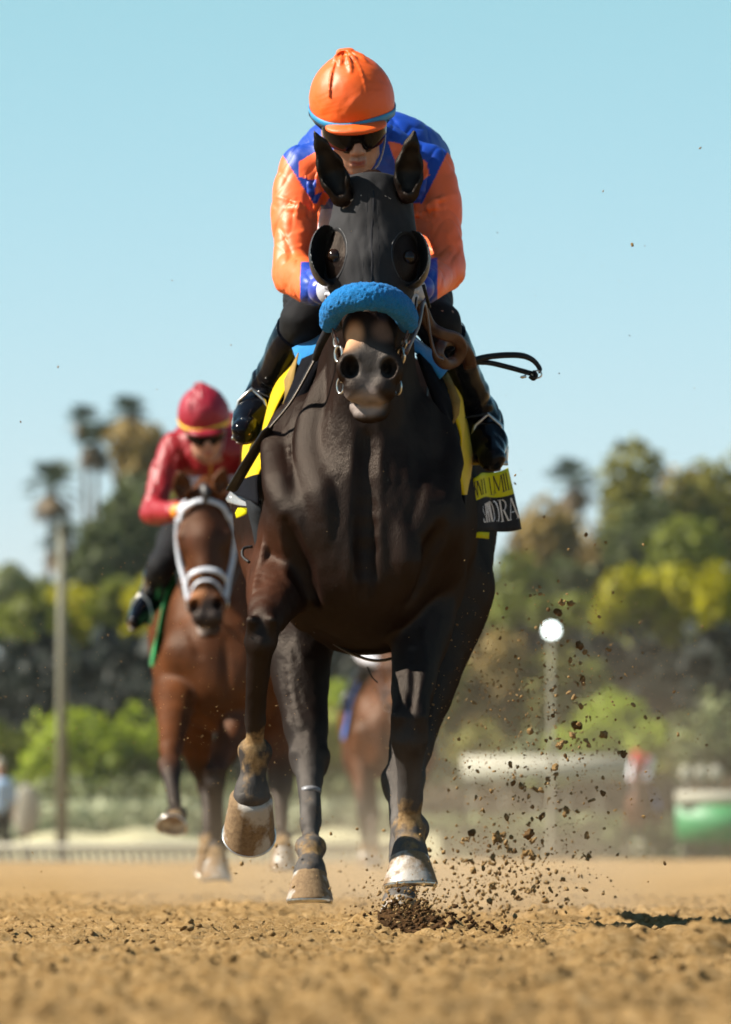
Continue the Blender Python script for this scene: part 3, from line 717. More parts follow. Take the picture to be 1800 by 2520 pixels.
    # blue cloth over the withers
    mb = MB(); topL = [(720, 858), (797, 816), (850, 795), (914, 780), (970, 798), (1019, 829), (1058, 860), (1108, 907)]; botL = [(742, 919), (800, 878), (850, 850), (914, 838), (970, 850), (1022, 866), (1052, 897), (1083, 932)]
    a = spline([P(x, y, .96) for x, y in topL], 5); b = spline([P(x, y, .90) for x, y in botL], 5)
    rows = []
    for k in range(5): rows.append([lerp(q, p, k / 4) + Vector((0, -.012 * sin(pi * k / 4), 0)) for p, q in zip(a, b)])
    for Y in (1.05, 1.2, 1.4): rows.append([p + Vector((0, Y - .96, .015 * (Y - .96))) for p in a])
    G = [[rows[j][i] + Vector((0, 0, .002 * vnoise(np.float64(i * .7), np.float64(j * .9), np.float64(0.)))) for i in range(len(a))] for j in range(len(rows))]
    mb.grid(G); mb.build('saddle_towel', MAT['towel'], root, solid=.006)
    # saddle cloth: one sheet each side, front edge towards the camera
    def sheet(name, front, back, mats_, split, parent=root, nu=26, nv=9, wav=.006, ph=0):
        fr = spline(front, 8); bk = spline(back, 8); m = min(len(fr), len(bk)); mb = MB(); G = []
        for i in range(m):
            row = []
            for j in range(nv):
                t = j / (nv - 1); p = fr[i].lerp(bk[i], t); p = p + Vector((0, 0, 0)) + Vector((wav * sin(i * .35 + ph + t * 5), -.02 * sin(pi * t), 0)); row.append(p)
            G.append(row)
        mb.grid(G, lambda i: 0 if i / (m - 1) < split else 1)
        return mb.build(name, mats_, parent, solid=.004), G
    cl, _ = sheet('saddle_cloth', [P(735, 872, .93), P(700, 960, .90), P(664, 1060, .86), P(648, 1130, .84), P(640, 1180, .84), P(631, 1243, .86)],
          [P(712, 880, 1.30), P(655, 975, 1.30), P(612, 1072, 1.34), P(592, 1150, 1.36), P(576, 1190, 1.38), P(566, 1206, 1.40)], [MAT['yellow'], MAT['blackcloth']], .74)
    mb = MB(); mb.grid([[P(735, 868, .90), P(700, 935, .92)], [P(728, 905, .88), P(702, 960, .90)], [P(722, 940, .87), P(700, 1010, .88)], [P(700, 985, .86), P(694, 1000, .86)]]); mb.build('cloth_lining', MAT['tan'], cl, solid=.003)
    mb = MB(); mb.grid([[P(745, 885, .87), P(706, 985, .86), P(672, 1060, .85)], [P(800, 860, .86), P(760, 960, .82), P(720, 1060, .80)]]); mb.build('saddle_pad', MAT['blackcloth'], cl, solid=.012)
    mb = MB(); mb.grid([[P(569, 1205, 1.38), P(600, 1225, 1.2), P(631, 1243, 1.0)], [P(556, 1228, 1.38), P(590, 1232, 1.2), P(626, 1245, 1.0)], [P(560, 1236, 1.37), P(585, 1243, 1.2), P(612, 1246, 1.0)]]); mb.build('clear_sleeve', MAT['clear'], cl, solid=.001)
    mb = MB(); mb.grid([[P(586, 1250, 1.2), P(609, 1250, 1.15)], [P(580, 1262, 1.2), P(607, 1264, 1.15)], [P(582, 1275, 1.2), P(600, 1268, 1.15)]]); mb.build('cloth_tab', MAT['lemon'], cl, solid=.002)
    mb = MB(); mb.grid([[P(606, 1232, 1.0), P(640, 1232, .92)], [P(612, 1262, 1.0), P(644, 1262, .92)], [P(622, 1300, 1.02), P(650, 1300, .95)], [P(640, 1400, 1.08), P(660, 1400, 1.0)]]); mb.build('girth_strap', MAT['mesh_strap'], root, solid=.005)
    cr, _ = sheet('saddle_cloth', [P(1098, 918, .95), P(1112, 990, .90), P(1128, 1070, .88), P(1134, 1140, .88), P(1136, 1218, .88), P(1140, 1297, .90)],
          [P(1112, 915, 1.22), P(1142, 990, 1.22), P(1160, 1050, 1.24), P(1166, 1110, 1.26), P(1160, 1217, 1.28), P(1152, 1300, 1.30)], [MAT['yellow'], MAT['blackcloth']], .79, ph=2)
    mb = MB(); mb.grid([[P(1086, 922, .92), P(1104, 918, .93)], [P(1104, 960, .90), P(1122, 955, .90)], [P(1114, 1000, .87), P(1134, 985, .88)], [P(1116, 1030, .87), P(1130, 1020, .88)], [P(1110, 1048, .87), P(1116, 1044, .87)]]); mb.build('cloth_lining', MAT['tan'], cr, solid=.003)
    mb = MB(); mb.grid([[P(1028, 870, .86), P(1086, 930, .94)], [P(1050, 930, .82), P(1112, 1000, .90)], [P(1080, 1010, .80), P(1116, 1050, .88)], [P(1100, 1060, .80), P(1120, 1090, .86)]]); mb.build('saddle_pad', MAT['blackcloth'], cr, solid=.012)
    # printed rear panel flying out on the picture's right
    c0, c1, c2, c3 = P(1160, 1178, 1.32), P(1243, 1150, 1.62), P(1163, 1313, 1.34), P(1279, 1301, 1.70)
    def surf(u, v):
        p = c0.lerp(c1, u).lerp(c2.lerp(c3, u), 1 - v); return p + Vector((.008 * sin(u * 7 + v), -.012 * sin(u * 9), .006 * sin(u * 6)))
    nrm = Vector((-.0, -1, .05)).normalized()
    mb = MB(); nu, nv = 20, 12; mb.mi = 0
    mb.grid([[surf(i / nu, 1 - j / nv) for i in range(nu + 1)] for j in range(nv + 1)], lambda j: 0 if j < 5 else 1)
    pn = mb.build('printed_panel', [MAT['lemon'], MAT['greycloth']], cr, solid=.003)
    write_on(surf, [('R', .00, .09, .66, .93), ('N', .07, .19, .63, .92), ('H', .18, .38, .635, .90), ('O', .37, .56, .64, .92), ('L', .55, .66, .63, .92), ('M', .65, .84, .66, .94), ('I', .82, .90, .67, .95), ('L', .89, .98, .67, .95)], .0034, MAT['ink'], 'lettering', pn, nrm)
    write_on(surf, [('S', .18, .26, .13, .45), ('P', .24, .32, .13, .46), ('E', .30, .38, .14, .47), ('N', .36, .44, .15, .48), ('D', .42, .57, .16, .50), ('O', .55, .70, .17, .52), ('R', .70, .85, .18, .53), ('A', .84, 1.0, .19, .53)], .0034, MAT['white_ink'], 'lettering', pn, nrm)
    mb = MB(); mb.grid([[P(1160, 1308, 1.34), P(1204, 1310, 1.4)], [P(1160, 1322, 1.34), P(1203, 1326, 1.4)]]); mb.build('cloth_tab', MAT['lemon'], cr, solid=.002)
    # girth under the belly, breast girth loop on the left
    mb = MB(); g = [P(1145, 1300, 1.05), P(1120, 1430, 1.08), P(1070, 1540, 1.10), P(1000, 1603, 1.12), P(935, 1626, 1.12), P(870, 1610, 1.12), P(800, 1570, 1.12), P(742, 1530, 1.10), P(690, 1460, 1.08), P(640, 1370, 1.06)]
    mb.tube(spline(g, 5), .034, 10, flat=(1, .12), side=(0, 1, 0)); mb.build('girth', MAT['black_leather'], root)
    mb = MB(); mb.tube(spline([P(905, 1640, 1.0), P(915, 1665, 1.0), P(930, 1680, 1.0)], 4), .0018, 6); mb.build('loose_string', MAT['black_leather'], root)
    mb = MB(); mb.tube(spline([P(622, 1345, 1.1), P(600, 1350, 1.1), P(598, 1370, 1.08), P(614, 1384, 1.05)], 5), .004, 8); mb.build('strap_loop', MAT['black_leather'], root)
    mb = MB(); mb.grid([[P(1132, 1412, 1.0), P(1118, 1450, 1.0)], [P(1128, 1420, 1.0), P(1112, 1460, 1.0)]]); mb.build('girth_buckle', MAT['piping'], root, solid=.003)
    # adhesive bands round the hind cannon
    mb = MB()
    for yy in (1950, 1976): mb = MB(); mb.tube([P(764, yy - 6, 1.218), P(764, yy + 6, 1.212)], .0285, 20); mb.build('leg_tape', MAT['tape'], root)

def horse_tail(root, mat, base=(0, 2.40, 1.26)):
    mb = MB(); b = Vector(base)
    for i in range(46):
        a = rnd.uniform(-1, 1); c = rnd.uniform(-1, 1); L = rnd.uniform(.1, .25)
        mb.tube(spline([b + Vector((a * .03, 0, c * .03)), b + Vector((a * .07, .22 + .05 * c, .03 + .03 * c)), b + Vector((a * .10, .45 + .06 * c, -.12)), b + Vector((a * .12, .45 + L * .3, -.25 - L * .35))], 3), [.010, .011, .012, .012, .012, .010, .009, .007, .005, .002], 5)
    return mb.build('tail', mat, root)
MAT['tail'] = simple('black_hair', (.014, .010, .009), .5, var=.3, nscale=80)
# ------------------------------------------------------------------ riders
def face_frame(c, pitch, roll=0.0, yaw=0.0):
    p = R(pitch); M = Matrix(((1, 0, 0), (0, -cos(p), -sin(p)), (0, -sin(p), cos(p)))).to_3x3()
    M = Matrix.Rotation(R(yaw), 3, 'Z') @ Matrix.Rotation(R(roll), 3, 'Y') @ M
    c = Vector(c); return (lambda x, f, n: c + M @ Vector((x, f, n))), M

def hand(v, wrist, grip, side, knuck=Vector((0, -1, 0))):
    """palm and five curled fingers closed round a rein at grip"""
    w, g = Vector(wrist), Vector(grip); d = (g - w).normalized(); up = Vector((0, 0, 1)); lat = d.cross(up).normalized()
    v.cone(w, w.lerp(g, .55), .026, .030, .02, sc=(1, 1, 1)); v.ell(w.lerp(g, .62), (.030, .036, .038), .02)
    for i, L in enumerate((.92, 1.0, .95, .8)):
        o = up * (.030 - .020 * i); b = w.lerp(g, .85) + o
        p1 = b + d * .034 * L; p2 = p1 + (d * .3 - lat * side).normalized() * .026 * L; p3 = p2 + (-d * .8 - lat * side * .5).normalized() * .022 * L
        v.chain([b, p1, p2, p3], [.0105, .0095, .0088, .0078], .006)
    b = w.lerp(g, .45) + up * .030; v.chain([b, b + d * .035 + up * .014, b + d * .062 + up * .006 - lat * side * .012], [.013, .011, .009], .01)

def build_rider(root, K, h=.0048):
    """K: pose and colours; all points local to root"""
    HF, FM = face_frame(K['head'], K.get('pitch', 25), K.get('roll', 0), K.get('yaw', 0))
    sh, el, wr, gp = K['sh'], K['el'], K['wr'], K['gp']; hip, kn, an, to = K['hip'], K['kn'], K['an'], K['to']
    allp = [Vector(p) for L in (sh, el, wr, gp, hip, kn, an, to) for p in L] + [Vector(K['head'])]
    lo = [min(p[i] for p in allp) - .16 for i in range(3)]; hi = [max(p[i] for p in allp) + .20 for i in range(3)]
    nk = Vector(K['neck']); pel = (Vector(hip[0]) + Vector(hip[1])) * .5; chest = (Vector(sh[0]) + Vector(sh[1])) * .5
    # one continuous body
    v = Vol(lo, hi, h); E = lambda c, r, k=.02, op='u': v.ell(HF(*c), r, k, op, FM); C = lambda a, b, ra, rb, k=.012, op='u': v.cone(HF(*a), HF(*b), ra, rb, k, op)
    v.cone(chest, pel, .105, .11, .05, sc=(1.25, 1, 1)); v.cone(HF(0, -.035, -.05), nk, .055, .062, .04)
    for i in (0, 1):
        v.chain([sh[i], el[i]], [.052, .040], .03); v.chain([el[i], wr[i]], [.040, .027], .02); hand(v, wr[i], gp[i], -1 if i == 0 else 1)
        v.chain([hip[i], kn[i]], [.085, .056], .05); v.chain([kn[i], an[i]], [.050, .036], .03); v.chain([an[i], to[i]], [.038, .030], .02)
    E((0, -.012, .03), (.076, .098, .090)); E((0, .030, -.045), (.060, .062, .080), .03)
    E((0, .036, -.092), (.045, .045, .032), .02); E((0, .068, -.108), (.021, .019, .018), .015)
    C((0, .085, -.004), (0, .104, -.042), .0095, .0135, .014)
    for q in (-1, 1):
        E((q * .0125, .096, -.048), (.0095, .010, .0085), .006); E((q * .043, .058, -.028), (.024, .024, .020), .02)
        E((q * .031, .094, .004), (.017, .014, .012), .012, 's'); E((q * .031, .073, .004), (.0125, .0125, .0125), .004)
        E((q * .031, .084, .020), (.020, .011, .007), .010); E((q * .078, -.006, -.018), (.009, .019, .031), .006)
        E((q * .007, .1075, -.0555), (.0035, .006, .003), .003, 's')
    C((-.017, .090, -.072), (0, .098, -.070), .005, .0065, .006); C((0, .098, -.070), (.017, .090, -.072), .0065, .005, .006)
    C((-.014, .089, -.083), (.014, .089, -.083), .0068, .0068, .008); C((-.022, .093, -.0775), (.022, .093, -.0775), .0022, .0022, .003, 's')
    V, F = v.mesh()
    sk = np.array(K.get('skin', (.44, .235, .155))); c = np.tile(sk, (len(V), 1)).astype(np.float32)
    d = np.linalg.norm((V - np.array(HF(0, .096, -.0775))) @ np.array(FM) * np.array([.62, 1, 1.5]), axis=1); w = smooth01(d, .018, .010)[:, None]
    c = c * (1 - w) + np.array((.36, .12, .10)) * w
    for i in (0, 1):   # riding gloves
        g = smooth01(np.minimum(np.linalg.norm(V - np.array(gp[i]), axis=1), np.linalg.norm(V - np.array(Vector(wr[i]).lerp(Vector(gp[i]), .5)), axis=1)), .075, .068)[:, None]; c = c * (1 - g) + np.array(K.get('glove', (.42, .43, .48))) * g
    link('body', np_mesh('body', V, F, c), MAT['skin'], root)
    # jersey
    v = Vol(lo, [hi[0], hi[1], hi[2] + .09], h * .75)
    v.ell(chest + Vector((.014, .30, .030)), (.222, .27, .158), .05); v.ell(chest + Vector((.0, .62, -.02)), (.19, .26, .150), .05)
    v.cone(chest + Vector((0, .02, -.03)), pel + Vector((0, -.12, .03)), .118, .120, .06, sc=(1.25, 1, 1)); v.cone(nk + Vector((0, .03, 0)), chest, .078, .12, .05)
    for i in (0, 1):
        q = -1 if i == 0 else 1; s_, e_, w_ = Vector(sh[i]), Vector(el[i]), Vector(wr[i])
        v.cone(chest + Vector((q * .05, 0, .02)), s_, .090, .062, .05)
        v.chain([s_, s_.lerp(e_, .35) + Vector((q * .010, 0, 0)), s_.lerp(e_, .7) + Vector((q * .004, 0, 0)), e_], [.062, .060, .052, .050], .02, n=3)
        v.chain([e_, e_.lerp(w_, .35), e_.lerp(w_, .75), e_.lerp(w_, .97)], [.054, .050, .042, .038], .03, n=2)
        ax = (e_ - s_).normalized(); side = Vector((q, 0, 0))
        # folds: pulled ridges at the armpit, at mid arm and inside the elbow
        ap = s_.lerp(e_, .46) + Vector((-q * .048, -.035, 0))
        for (dx, dz, rr) in ((.105, .055, .010), (.11, .022, .011), (.108, -.012, .008), (.085, -.05, .006), (.03, .115, .010), (-.005, .12, .009)):
            v.chain([ap, ap + Vector((q * dx * .45, -.026, dz * .5 + .006)), ap + Vector((q * dx, .020 if dz < .08 else -.03, dz))], [.004, rr, rr * .3], .010, n=3)
        for j in range(5):
            a0 = e_.lerp(w_, .04 + .13 * j); v.chain([a0 + Vector((q * .035, -.012, -.035)), a0 + Vector((q * .010, -.052, .004)), a0 + Vector((-q * .028, -.035, .040))], [.006, .0105, .006], .009)
        for j in range(3):
            a0 = s_.lerp(e_, .52 + .13 * j); v.chain([a0 + Vector((q * .050, -.020, .02)), a0 + Vector((q * .022, -.052, -.004)), a0 + Vector((-q * .02, -.05, .010))], [.005, .0085, .004], .009)
    v.ell(chest + Vector((0, .02, -.235)), (.150, .26, .115), .012, 's')
    v.disp(lambda x, y, z: .0060 * fbm(x * 8, y * 7, z * 6, 2, 31) + .0050 * (1 - np.abs(vnoise(x * 16 + 7 * z, y * 9, z * 6, 7))) ** 5 + .0034 * (1 - np.abs(vnoise(x * 30 - 12 * z, y * 16, z * 14, 17))) ** 4)
    v.plane(pel + Vector((0, -.02, .0)), Vector((0, 1, -.35)).normalized())
    V, F = v.mesh(3)
    link('jersey', np_mesh('jersey', V, F, K['jersey'](V)), MAT['satin'], root)
    for i in (0, 1):
        v = Vol([min(wr[i][j], gp[i][j]) - .08 for j in range(3)], [max(wr[i][j], gp[i][j]) + .08 for j in range(3)], .004)
        e_, w_ = Vector(el[i]), Vector(wr[i]); v.cone(e_.lerp(w_, .80), e_.lerp(w_, 1.06), .041, .036, .01)
        V, F = v.mesh(); link('cuff', np_mesh('cuff', V, F), K['cuff'], root)
    # undershirt and breeches
    v = Vol(lo, hi, .006); v.cone(chest + Vector((0, .04, -.14)), pel + Vector((0, -.1, -.05)), .105, .125, .05, sc=(1.2, 1, 1)); V, F = v.mesh(); link('undershirt', np_mesh('undershirt', V, F), MAT['whitecloth'], root)
    v = Vol(lo, hi, .0055); v.ell(pel, (.17, .16, .14), .06)
    for i in (0, 1):
        hp_, k_, a_ = Vector(hip[i]), Vector(kn[i]), Vector(an[i]); v.chain([hp_, hp_.lerp(k_, .5), k_], [.105, .078, .056], .05); v.cone(k_, k_.lerp(a_, .2), .056, .053, .03)
        for j in range(4):
            a0 = hp_.lerp(k_, .62 + .09 * j); v.chain([a0 + Vector((-.06, -.02, .03)), a0 + Vector((0, -.065, .01)), a0 + Vector((.06, -.02, -.02))], [.004, .006, .004], .012)
    v.disp(lambda x, y, z: .003 * fbm(x * 18, y * 18, z * 18, 3, 41)); V, F = v.mesh(); link('breeches', np_mesh('breeches', V, F), K['breeches'], root)
    for i in (0, 1):
        k_, a_, t_ = Vector(kn[i]), Vector(an[i]), Vector(to[i]); q = -1 if i == 0 else 1
        v = Vol([min(k_[j], a_[j], t_[j]) - .12 for j in range(3)], [max(k_[j], a_[j], t_[j]) + .12 for j in range(3)], .0042)
        v.chain([k_.lerp(a_, .10), k_.lerp(a_, .35), k_.lerp(a_, .7), a_], [.058, .056, .048, .042], .02, n=3)
        fd = (t_ - a_).normalized(); hl = a_ - fd * .045 + Vector((0, .0, -.03)) * .6
        v.cone(hl, a_.lerp(t_, .6) + Vector((0, 0, -.008)), .038, .038, .03); v.cone(a_.lerp(t_, .5), t_, .040, .030, .03); v.cone(a_, a_.lerp(t_, .5), .044, .036, .03)
        lg = (a_ - k_).normalized()
        def wr_(x, y, z, k_=k_, a_=a_, lg=lg):
            t = ((x - k_.x) * lg.x + (y - k_.y) * lg.y + (z - k_.z) * lg.z) / (a_ - k_).length; w = smooth01(t, .55, .8) * smooth01(t, 1.45, 1.1)
            return -w * .0075 * np.abs(np.sin(t * 13 + 2.0 * vnoise(x * 22, y * 22, z * 22, 3))) + .0016 * fbm(x * 16, y * 16, z * 16, 2, 6)
        v.disp(wr_); v.plane(k_.lerp(a_, .12), -lg); V, F = v.mesh(); bo = link('boot', np_mesh('boot', V, F), MAT['patent'], root)
        mb = MB()
        for tt, rr in ((.125, .0625), (.42, .0585)):
            c = k_.lerp(a_, tt); u = lg.orthogonal().normalized(); w_ = lg.cross(u); mb.tube([c + u * (cos(a) * rr) + w_ * (sin(a) * rr) for a in [2 * pi * j / 24 for j in range(24)]], .0016, 6, closed=True)
        mb.build('boot_trim', MAT['patent'], bo)
        sm = MB(); off = Vector((0, 0, -.036)); pth = [hl + off, a_.lerp(t_, .3) + off, a_.lerp(t_, .7) + off * 1.05, t_ + off * .8 + fd * .012]
        sm.tube(pth, [.034, .036, .036, .022], 12, flat=(.22, 1), side=(0, 0, 1)); sm.build('sole', MAT['leather'], bo)
        st = MB(); mid = a_.lerp(t_, .62); wd = fd.cross(Vector((0, 0, 1))).normalized(); ring = [mid + wd * x + Vector((0, 0, z)) for x, z in ((-.050, -.046), (0, -.048), (.050, -.046), (.052, -.01), (.036, .05), (0, .082), (-.036, .05), (-.052, -.01))]
        st.tube(ring, .0050, 8, closed=True, flat=(1, 1)); st.box(mid + Vector((0, 0, -.046)), (.105, .034, .008), Matrix((wd, fd, Vector((0, 0, 1)))).transposed()); so_ = st.build('stirrup', MAT['steel'], root)
        sp = MB(); sp.tube([mid + Vector((0, 0, .082)), mid.lerp(Vector((q * .10, 1.15, K['head'][2] - .75)), .75), Vector((q * .17, 1.2, K['head'][2] - .66))], .010, 8, flat=(1, .25), side=(0, 1, 0)); sp.build('stirrup_strap', MAT['black_leather'], so_)
    # helmet with silk cover
    c = HF(0, -.022, .068); v = Vol([c[i] - .19 for i in range(3)], [c[i] + .19 for i in range(3)], .0034 if h < .006 else .006)
    v.ell(HF(0, -.022, .052), (.113, .132, .126), .01, M=FM)
    def sp(az, t, o=0.0):   # point on the cap: az around the knot, t down from it
        d = Vector((sin(az) * sin(t), cos(az) * sin(t), cos(t))); q = Matrix.Rotation(R(20), 3, 'X') @ d
        return HF((.113 + o) * q.x - .006, -.022 + (.132 + o) * q.y, .052 + (.126 + o) * q.z)
    kt = sp(0, 0, .004); v.ell(kt, (.019, .015, .012), .006); v.ell(sp(1.2, .13, .006), (.012, .010, .010), .006); v.ell(sp(-1.4, .12, .006), (.010, .009, .009), .006)
    for j, (az, L_) in enumerate(((0.05, .85), (.35, .5), (-.3, .6), (.75, .6), (-.7, .45), (1.2, .4), (2.7, .3), (-2.7, .3))):
        v.chain([sp(az, .05 + L_ * k / 6, .001) for k in range(7)], [.0058, .0052, .0044, .0036, .0028, .002, .001], .012)
        v.chain([sp(az + .16, .10 + L_ * .6 * k / 4, .004) for k in range(5)], [.001, .003, .003, .002, .001], .010, 's')
    v.disp(lambda x, y, z: .0016 * fbm(x * 22, y * 22, z * 18, 3, 13))
    for az in (.35, -.55, 1.5, 2.6):   # panel seams
        v.chain([sp(az, .25 + .13 * k, .0005) for k in range(10)], [.0032] * 10, .003)
    v.plane(HF(0, 0, .012), FM @ Vector((0, .12, -1)).normalized()); V, F = v.mesh()
    he = link('helmet', np_mesh('helmet', V, F, np.tile(np.array(K['cap']), (len(V), 1))), MAT['satin'], root)
    v = Vol([c[i] - .20 for i in range(3)], [c[i] + .20 for i in range(3)], .004)
    v.ell(HF(0, .085, .022), (.082, .062, .016), .01, M=FM); v.ell(HF(0, .06, .002), (.078, .065, .014), .012, 's', M=FM); v.disp(lambda x, y, z: .0015 * vnoise(x * 25, y * 25, z * 25, 3))
    V, F = v.mesh(); link('peak', np_mesh('peak', V, F, np.tile(np.array(K.get('peak', K['cap'])), (len(V), 1))), MAT['satin'], he)
    mb = MB(); rows = []
    for nn in (.020, .030, .041):
        s_ = math.sqrt(1 - ((nn - .052) / .126) ** 2) * 1.018
        rows.append([HF(.113 * s_ * sin(a), -.022 + .132 * s_ * cos(a), nn + .004 * sin(a * 3)) for a in [2 * pi * j / 48 for j in range(49)]])
    mb.grid(rows); mb.build('band', K['band'], he, solid=.003)
    # goggles, strap, chin strap
    mb = MB(); rows = []
    for nn, sx in ((-.050, .70), (-.040, .9), (-.018, .99), (.008, 1.0), (.026, .98)):
        rows.append([HF(sin(a) * .086 * sx + 0, .008 + cos(a) * .098 * (1 - .10 * max(0, (-nn - .02) / .02) * math.exp(-(a * 5) ** 2)) - (.01 if nn < -.04 else 0), nn + (.016 * math.exp(-(a * 4.5) ** 2) if nn < -.03 else 0)) for a in [R(-80 + 160 * j / 32) for j in range(33)]])
    mb.grid(rows); go = mb.build('goggles', MAT['lens'], root, solid=.004)
    mb = MB(); mb.tube(rows[0], .0035, 8); mb.tube(rows[-1], .0035, 8)
    mb.build('goggle_frame', MAT['cup'], go)
    for q in (-1, 1):
        mb = MB(); mb.tube([HF(q * .080, .022, .000), HF(q * .100, -.02, .010), HF(q * .112, -.06, .02)], .011, 8, flat=(1, .2), side=FM @ Vector((0, 0, 1))); mb.build('goggle_strap', MAT['greycloth'], go)
        mb = MB(); mb.tube(spline([HF(q * .083, .0, .0), HF(q * .078, .022, -.05), HF(q * .055, .045, -.105), HF(q * .01, .05, -.135)], 4), .007, 8, flat=(1, .25), side=FM @ Vector((0, 1, 0))); mb.build('chin_strap', MAT['whitecloth'] if q > 0 else MAT['black_leather'], he)
    return HF, FM

def jersey_orange(V):
    x, y, z = V[:, 0], V[:, 1], V[:, 2]
    s = FPX / (20 + np.maximum(y, .70)); px = 900 + x * s; py = HOR - (z - CAMZ) * s      # seam lines measured on the photograph, cut straight through the cloth
    o = np.array((.92, .140, .030)); bl = np.array((.003, .045, .34)); c = np.tile(bl, (len(V), 1)).astype(np.float32)
    def right_of(ax, ay, bx, by): return (bx - ax) * (py - ay) - (by - ay) * (px - ax)
    sl_ = (right_of(690, 372, 772, 500) > 0) & (px < 800) & (py > 340) | ((px < 790) & (py > 500))
    sr = (right_of(1105, 368, 1040, 500) < 0) & (px > 1000) & (py > 340) | ((px > 1010) & (py > 500))
    c[sl_ | sr] = o
    def poly(pts):
        m = np.ones(len(V), bool)
        for i in range(len(pts)):
            a, b = pts[i], pts[(i + 1) % len(pts)]; m &= right_of(a[0], a[1], b[0], b[1]) > 0
        return m & (y < 1.05)
    for pl in ([(735, 398), (790, 365), (800, 440), (760, 442), (737, 434)], [(955, 348), (985, 352), (1050, 398), (1058, 430), (1030, 452), (985, 430)],
               [(782, 430), (800, 445), (798, 470), (775, 480)], [(795, 470), (815, 480), (800, 505), (780, 500)]): c[poly(pl)] = o
    c[(y > .93) & (z > 2.04) & (np.abs(x) < .23)] = bl; c[(np.abs(z - 2.055 + .3 * np.abs(x)) < .007) & (y > 1.0)] = o
    cuffs = ((py > 655) & (px > 741) & (px < 900)) | ((py > 640) & (px < 1075) & (px > 900)); c[cuffs & (y < .62)] = bl
    return c
def plain(col, trim=None):
    def f(V):
        c = np.tile(np.array(col), (len(V), 1)).astype(np.float32)
        if trim is not None:
            m = (np.abs(np.abs(V[:, 0]) - .07) < .006) & (V[:, 1] < 1.0); c[m] = trim
        return c
    return f
RIDER_A = dict(head=P(871, 303, .62), pitch=24, roll=-5, yaw=3, neck=(-.01, .80, 2.03),
    sh=[(-.166, .82, 2.035), (.166, .82, 2.035)], el=[P(717, 676, .68), P(1090, 668, .70)], wr=[P(788, 712, .44), P(1040, 705, .46)], gp=[P(830, 716, .36), P(1000, 722, .38)],
    hip=[(-.10, 1.45, 1.80), (.10, 1.45, 1.80)], kn=[P(748, 790, .98), P(1078, 796, .98)], an=[P(648, 985, 1.26), P(1186, 1040, 1.28)], to=[P(602, 1060, 1.06), P(1212, 1126, 1.08)],
    jersey=jersey_orange, cap=(.80, .110, .009), breeches=MAT['breeches'])
# ------------------------------------------------------------------ assemble the leading pair
MAT['blue_satin'] = simple('blue_satin', (.006, .030, .36), .35, bstr=.4, bscale=14, bdist=.012, sheen=.2)
MAT['band_blue'] = simple('blue_band', (.01, .22, .46), .5)
horse_a = tag(empty('race_horse'), 'dark brown racehorse in black blinker hood and blue fleece noseband galloping in front', 'horse')
body_a, HP, HM, HS = build_horse(horse_a, POSE_A, {'coat': MAT['coat_dark']}, coat=coat_dark, h=.0052)
tack_a(horse_a, HP, HM, HS); horse_tail(horse_a, MAT['tail'])
def add_hooves(root, P_, specs):
    for J, (toe, axis, rt, rb, L) in zip(list(P_['fore']) + list(P_['hind']), specs):
        build_hoof('hoof', root, Vector(J['pts'][4]), axis, toe, MAT['hoof'], rt=rt, rb=rb, L=L)
add_hooves(horse_a, POSE_A, [((0, -.6, -.8), (-.06, .80, -.60), .054, .069, .104), ((0, -1, 0), (.03, -.12, -1), .050, .072, .074),
                             ((0, -1, 0), (0, -.10, -1), .044, .064, .074), ((0, -1, 0), (0, -.2, -1), .045, .062, .08)])
rider_a = tag(empty('person'), 'jockey in orange and blue silks and orange helmet crouching on the leading dark horse', 'jockey')
RIDER_A['cuff'] = MAT['blue_satin']; RIDER_A['band'] = MAT['band_blue']
HFa, FMa = build_rider(rider_a, RIDER_A)
whip = tag(empty('whip'), 'black riding whip with wide flat popper hanging beside the leading horse\'s shoulder', 'whip')
wh = MB(); wh.tube([P(808, 802, .36), P(806, 815, .38), P(790, 845, .44), P(776, 882, .52)], [.010, .012, .011, .0095], 10); wh.build('grip', MAT['greycloth'], whip)
wh = MB(); sp_ = spline([P(776, 882, .52), P(718, 985, .56), P(664, 1052, .62)], 10); wh.tube(sp_, .0052, 8); shaft_ = wh.build('shaft', MAT['black_leather'], whip)
wh = MB(); wh.tube([p + Vector((.0, -.0055, .0)) for p in sp_], .0013, 5); wh.build('stitching', MAT['piping'], shaft_)
wh = MB(); wh.tube([P(668, 1046, .62), P(657, 1062, .64), P(610, 1138, .74), P(571, 1205, .82)], [.008, .0165, .018, .0175], 14, flat=(1, .45), side=(1, 0, .4)); wh.build('popper', MAT['black_leather'], whip)

# ------------------------------------------------------------------ second horse and jockey
RB = Vector((-.60, 13.0, 0))
def B(px, py, Y): return P(px, py, Y) - RB
FORE_B = [dict(pts=[(-.165, .52, 1.05), (-.215, .62, .92), B(418, 1885, 12.78), B(434, 2005, 12.55), B(430, 2030, 12.46)], back=Vector((0, .03, 0))),
          dict(pts=[(.165, .52, 1.05), (.12, .62, .90), B(528, 1905, 13.30), B(536, 2085, 13.42), B(534, 2122, 13.36)], back=Vector((0, .025, 0)))]
HIND_B = [dict(pts=[(-.20, 2.05, 1.17), (-.22, 1.62, .90), (-.10, 1.95, .50), (-.10, 1.80, .26), (-.10, 1.76, .20)]),
          dict(pts=[(.20, 2.05, 1.17), (.24, 1.66, .90), B(690, 1935, 14.55), B(694, 2060, 14.3), B(698, 2090, 14.2)])]
POSE_B = dict(lo=(-.46, -.72, 0), poll=B(497, 1195, 13.30), tilt=17, yaw=-4, roll=-3.5, dz=-.03, hs=1.0, fore=FORE_B, hind=HIND_B,
              ears=[(B(448, 1212, 13.32), B(440, 1158, 13.28), 1), (B(543, 1208, 13.30), B(553, 1150, 13.28), -1)])
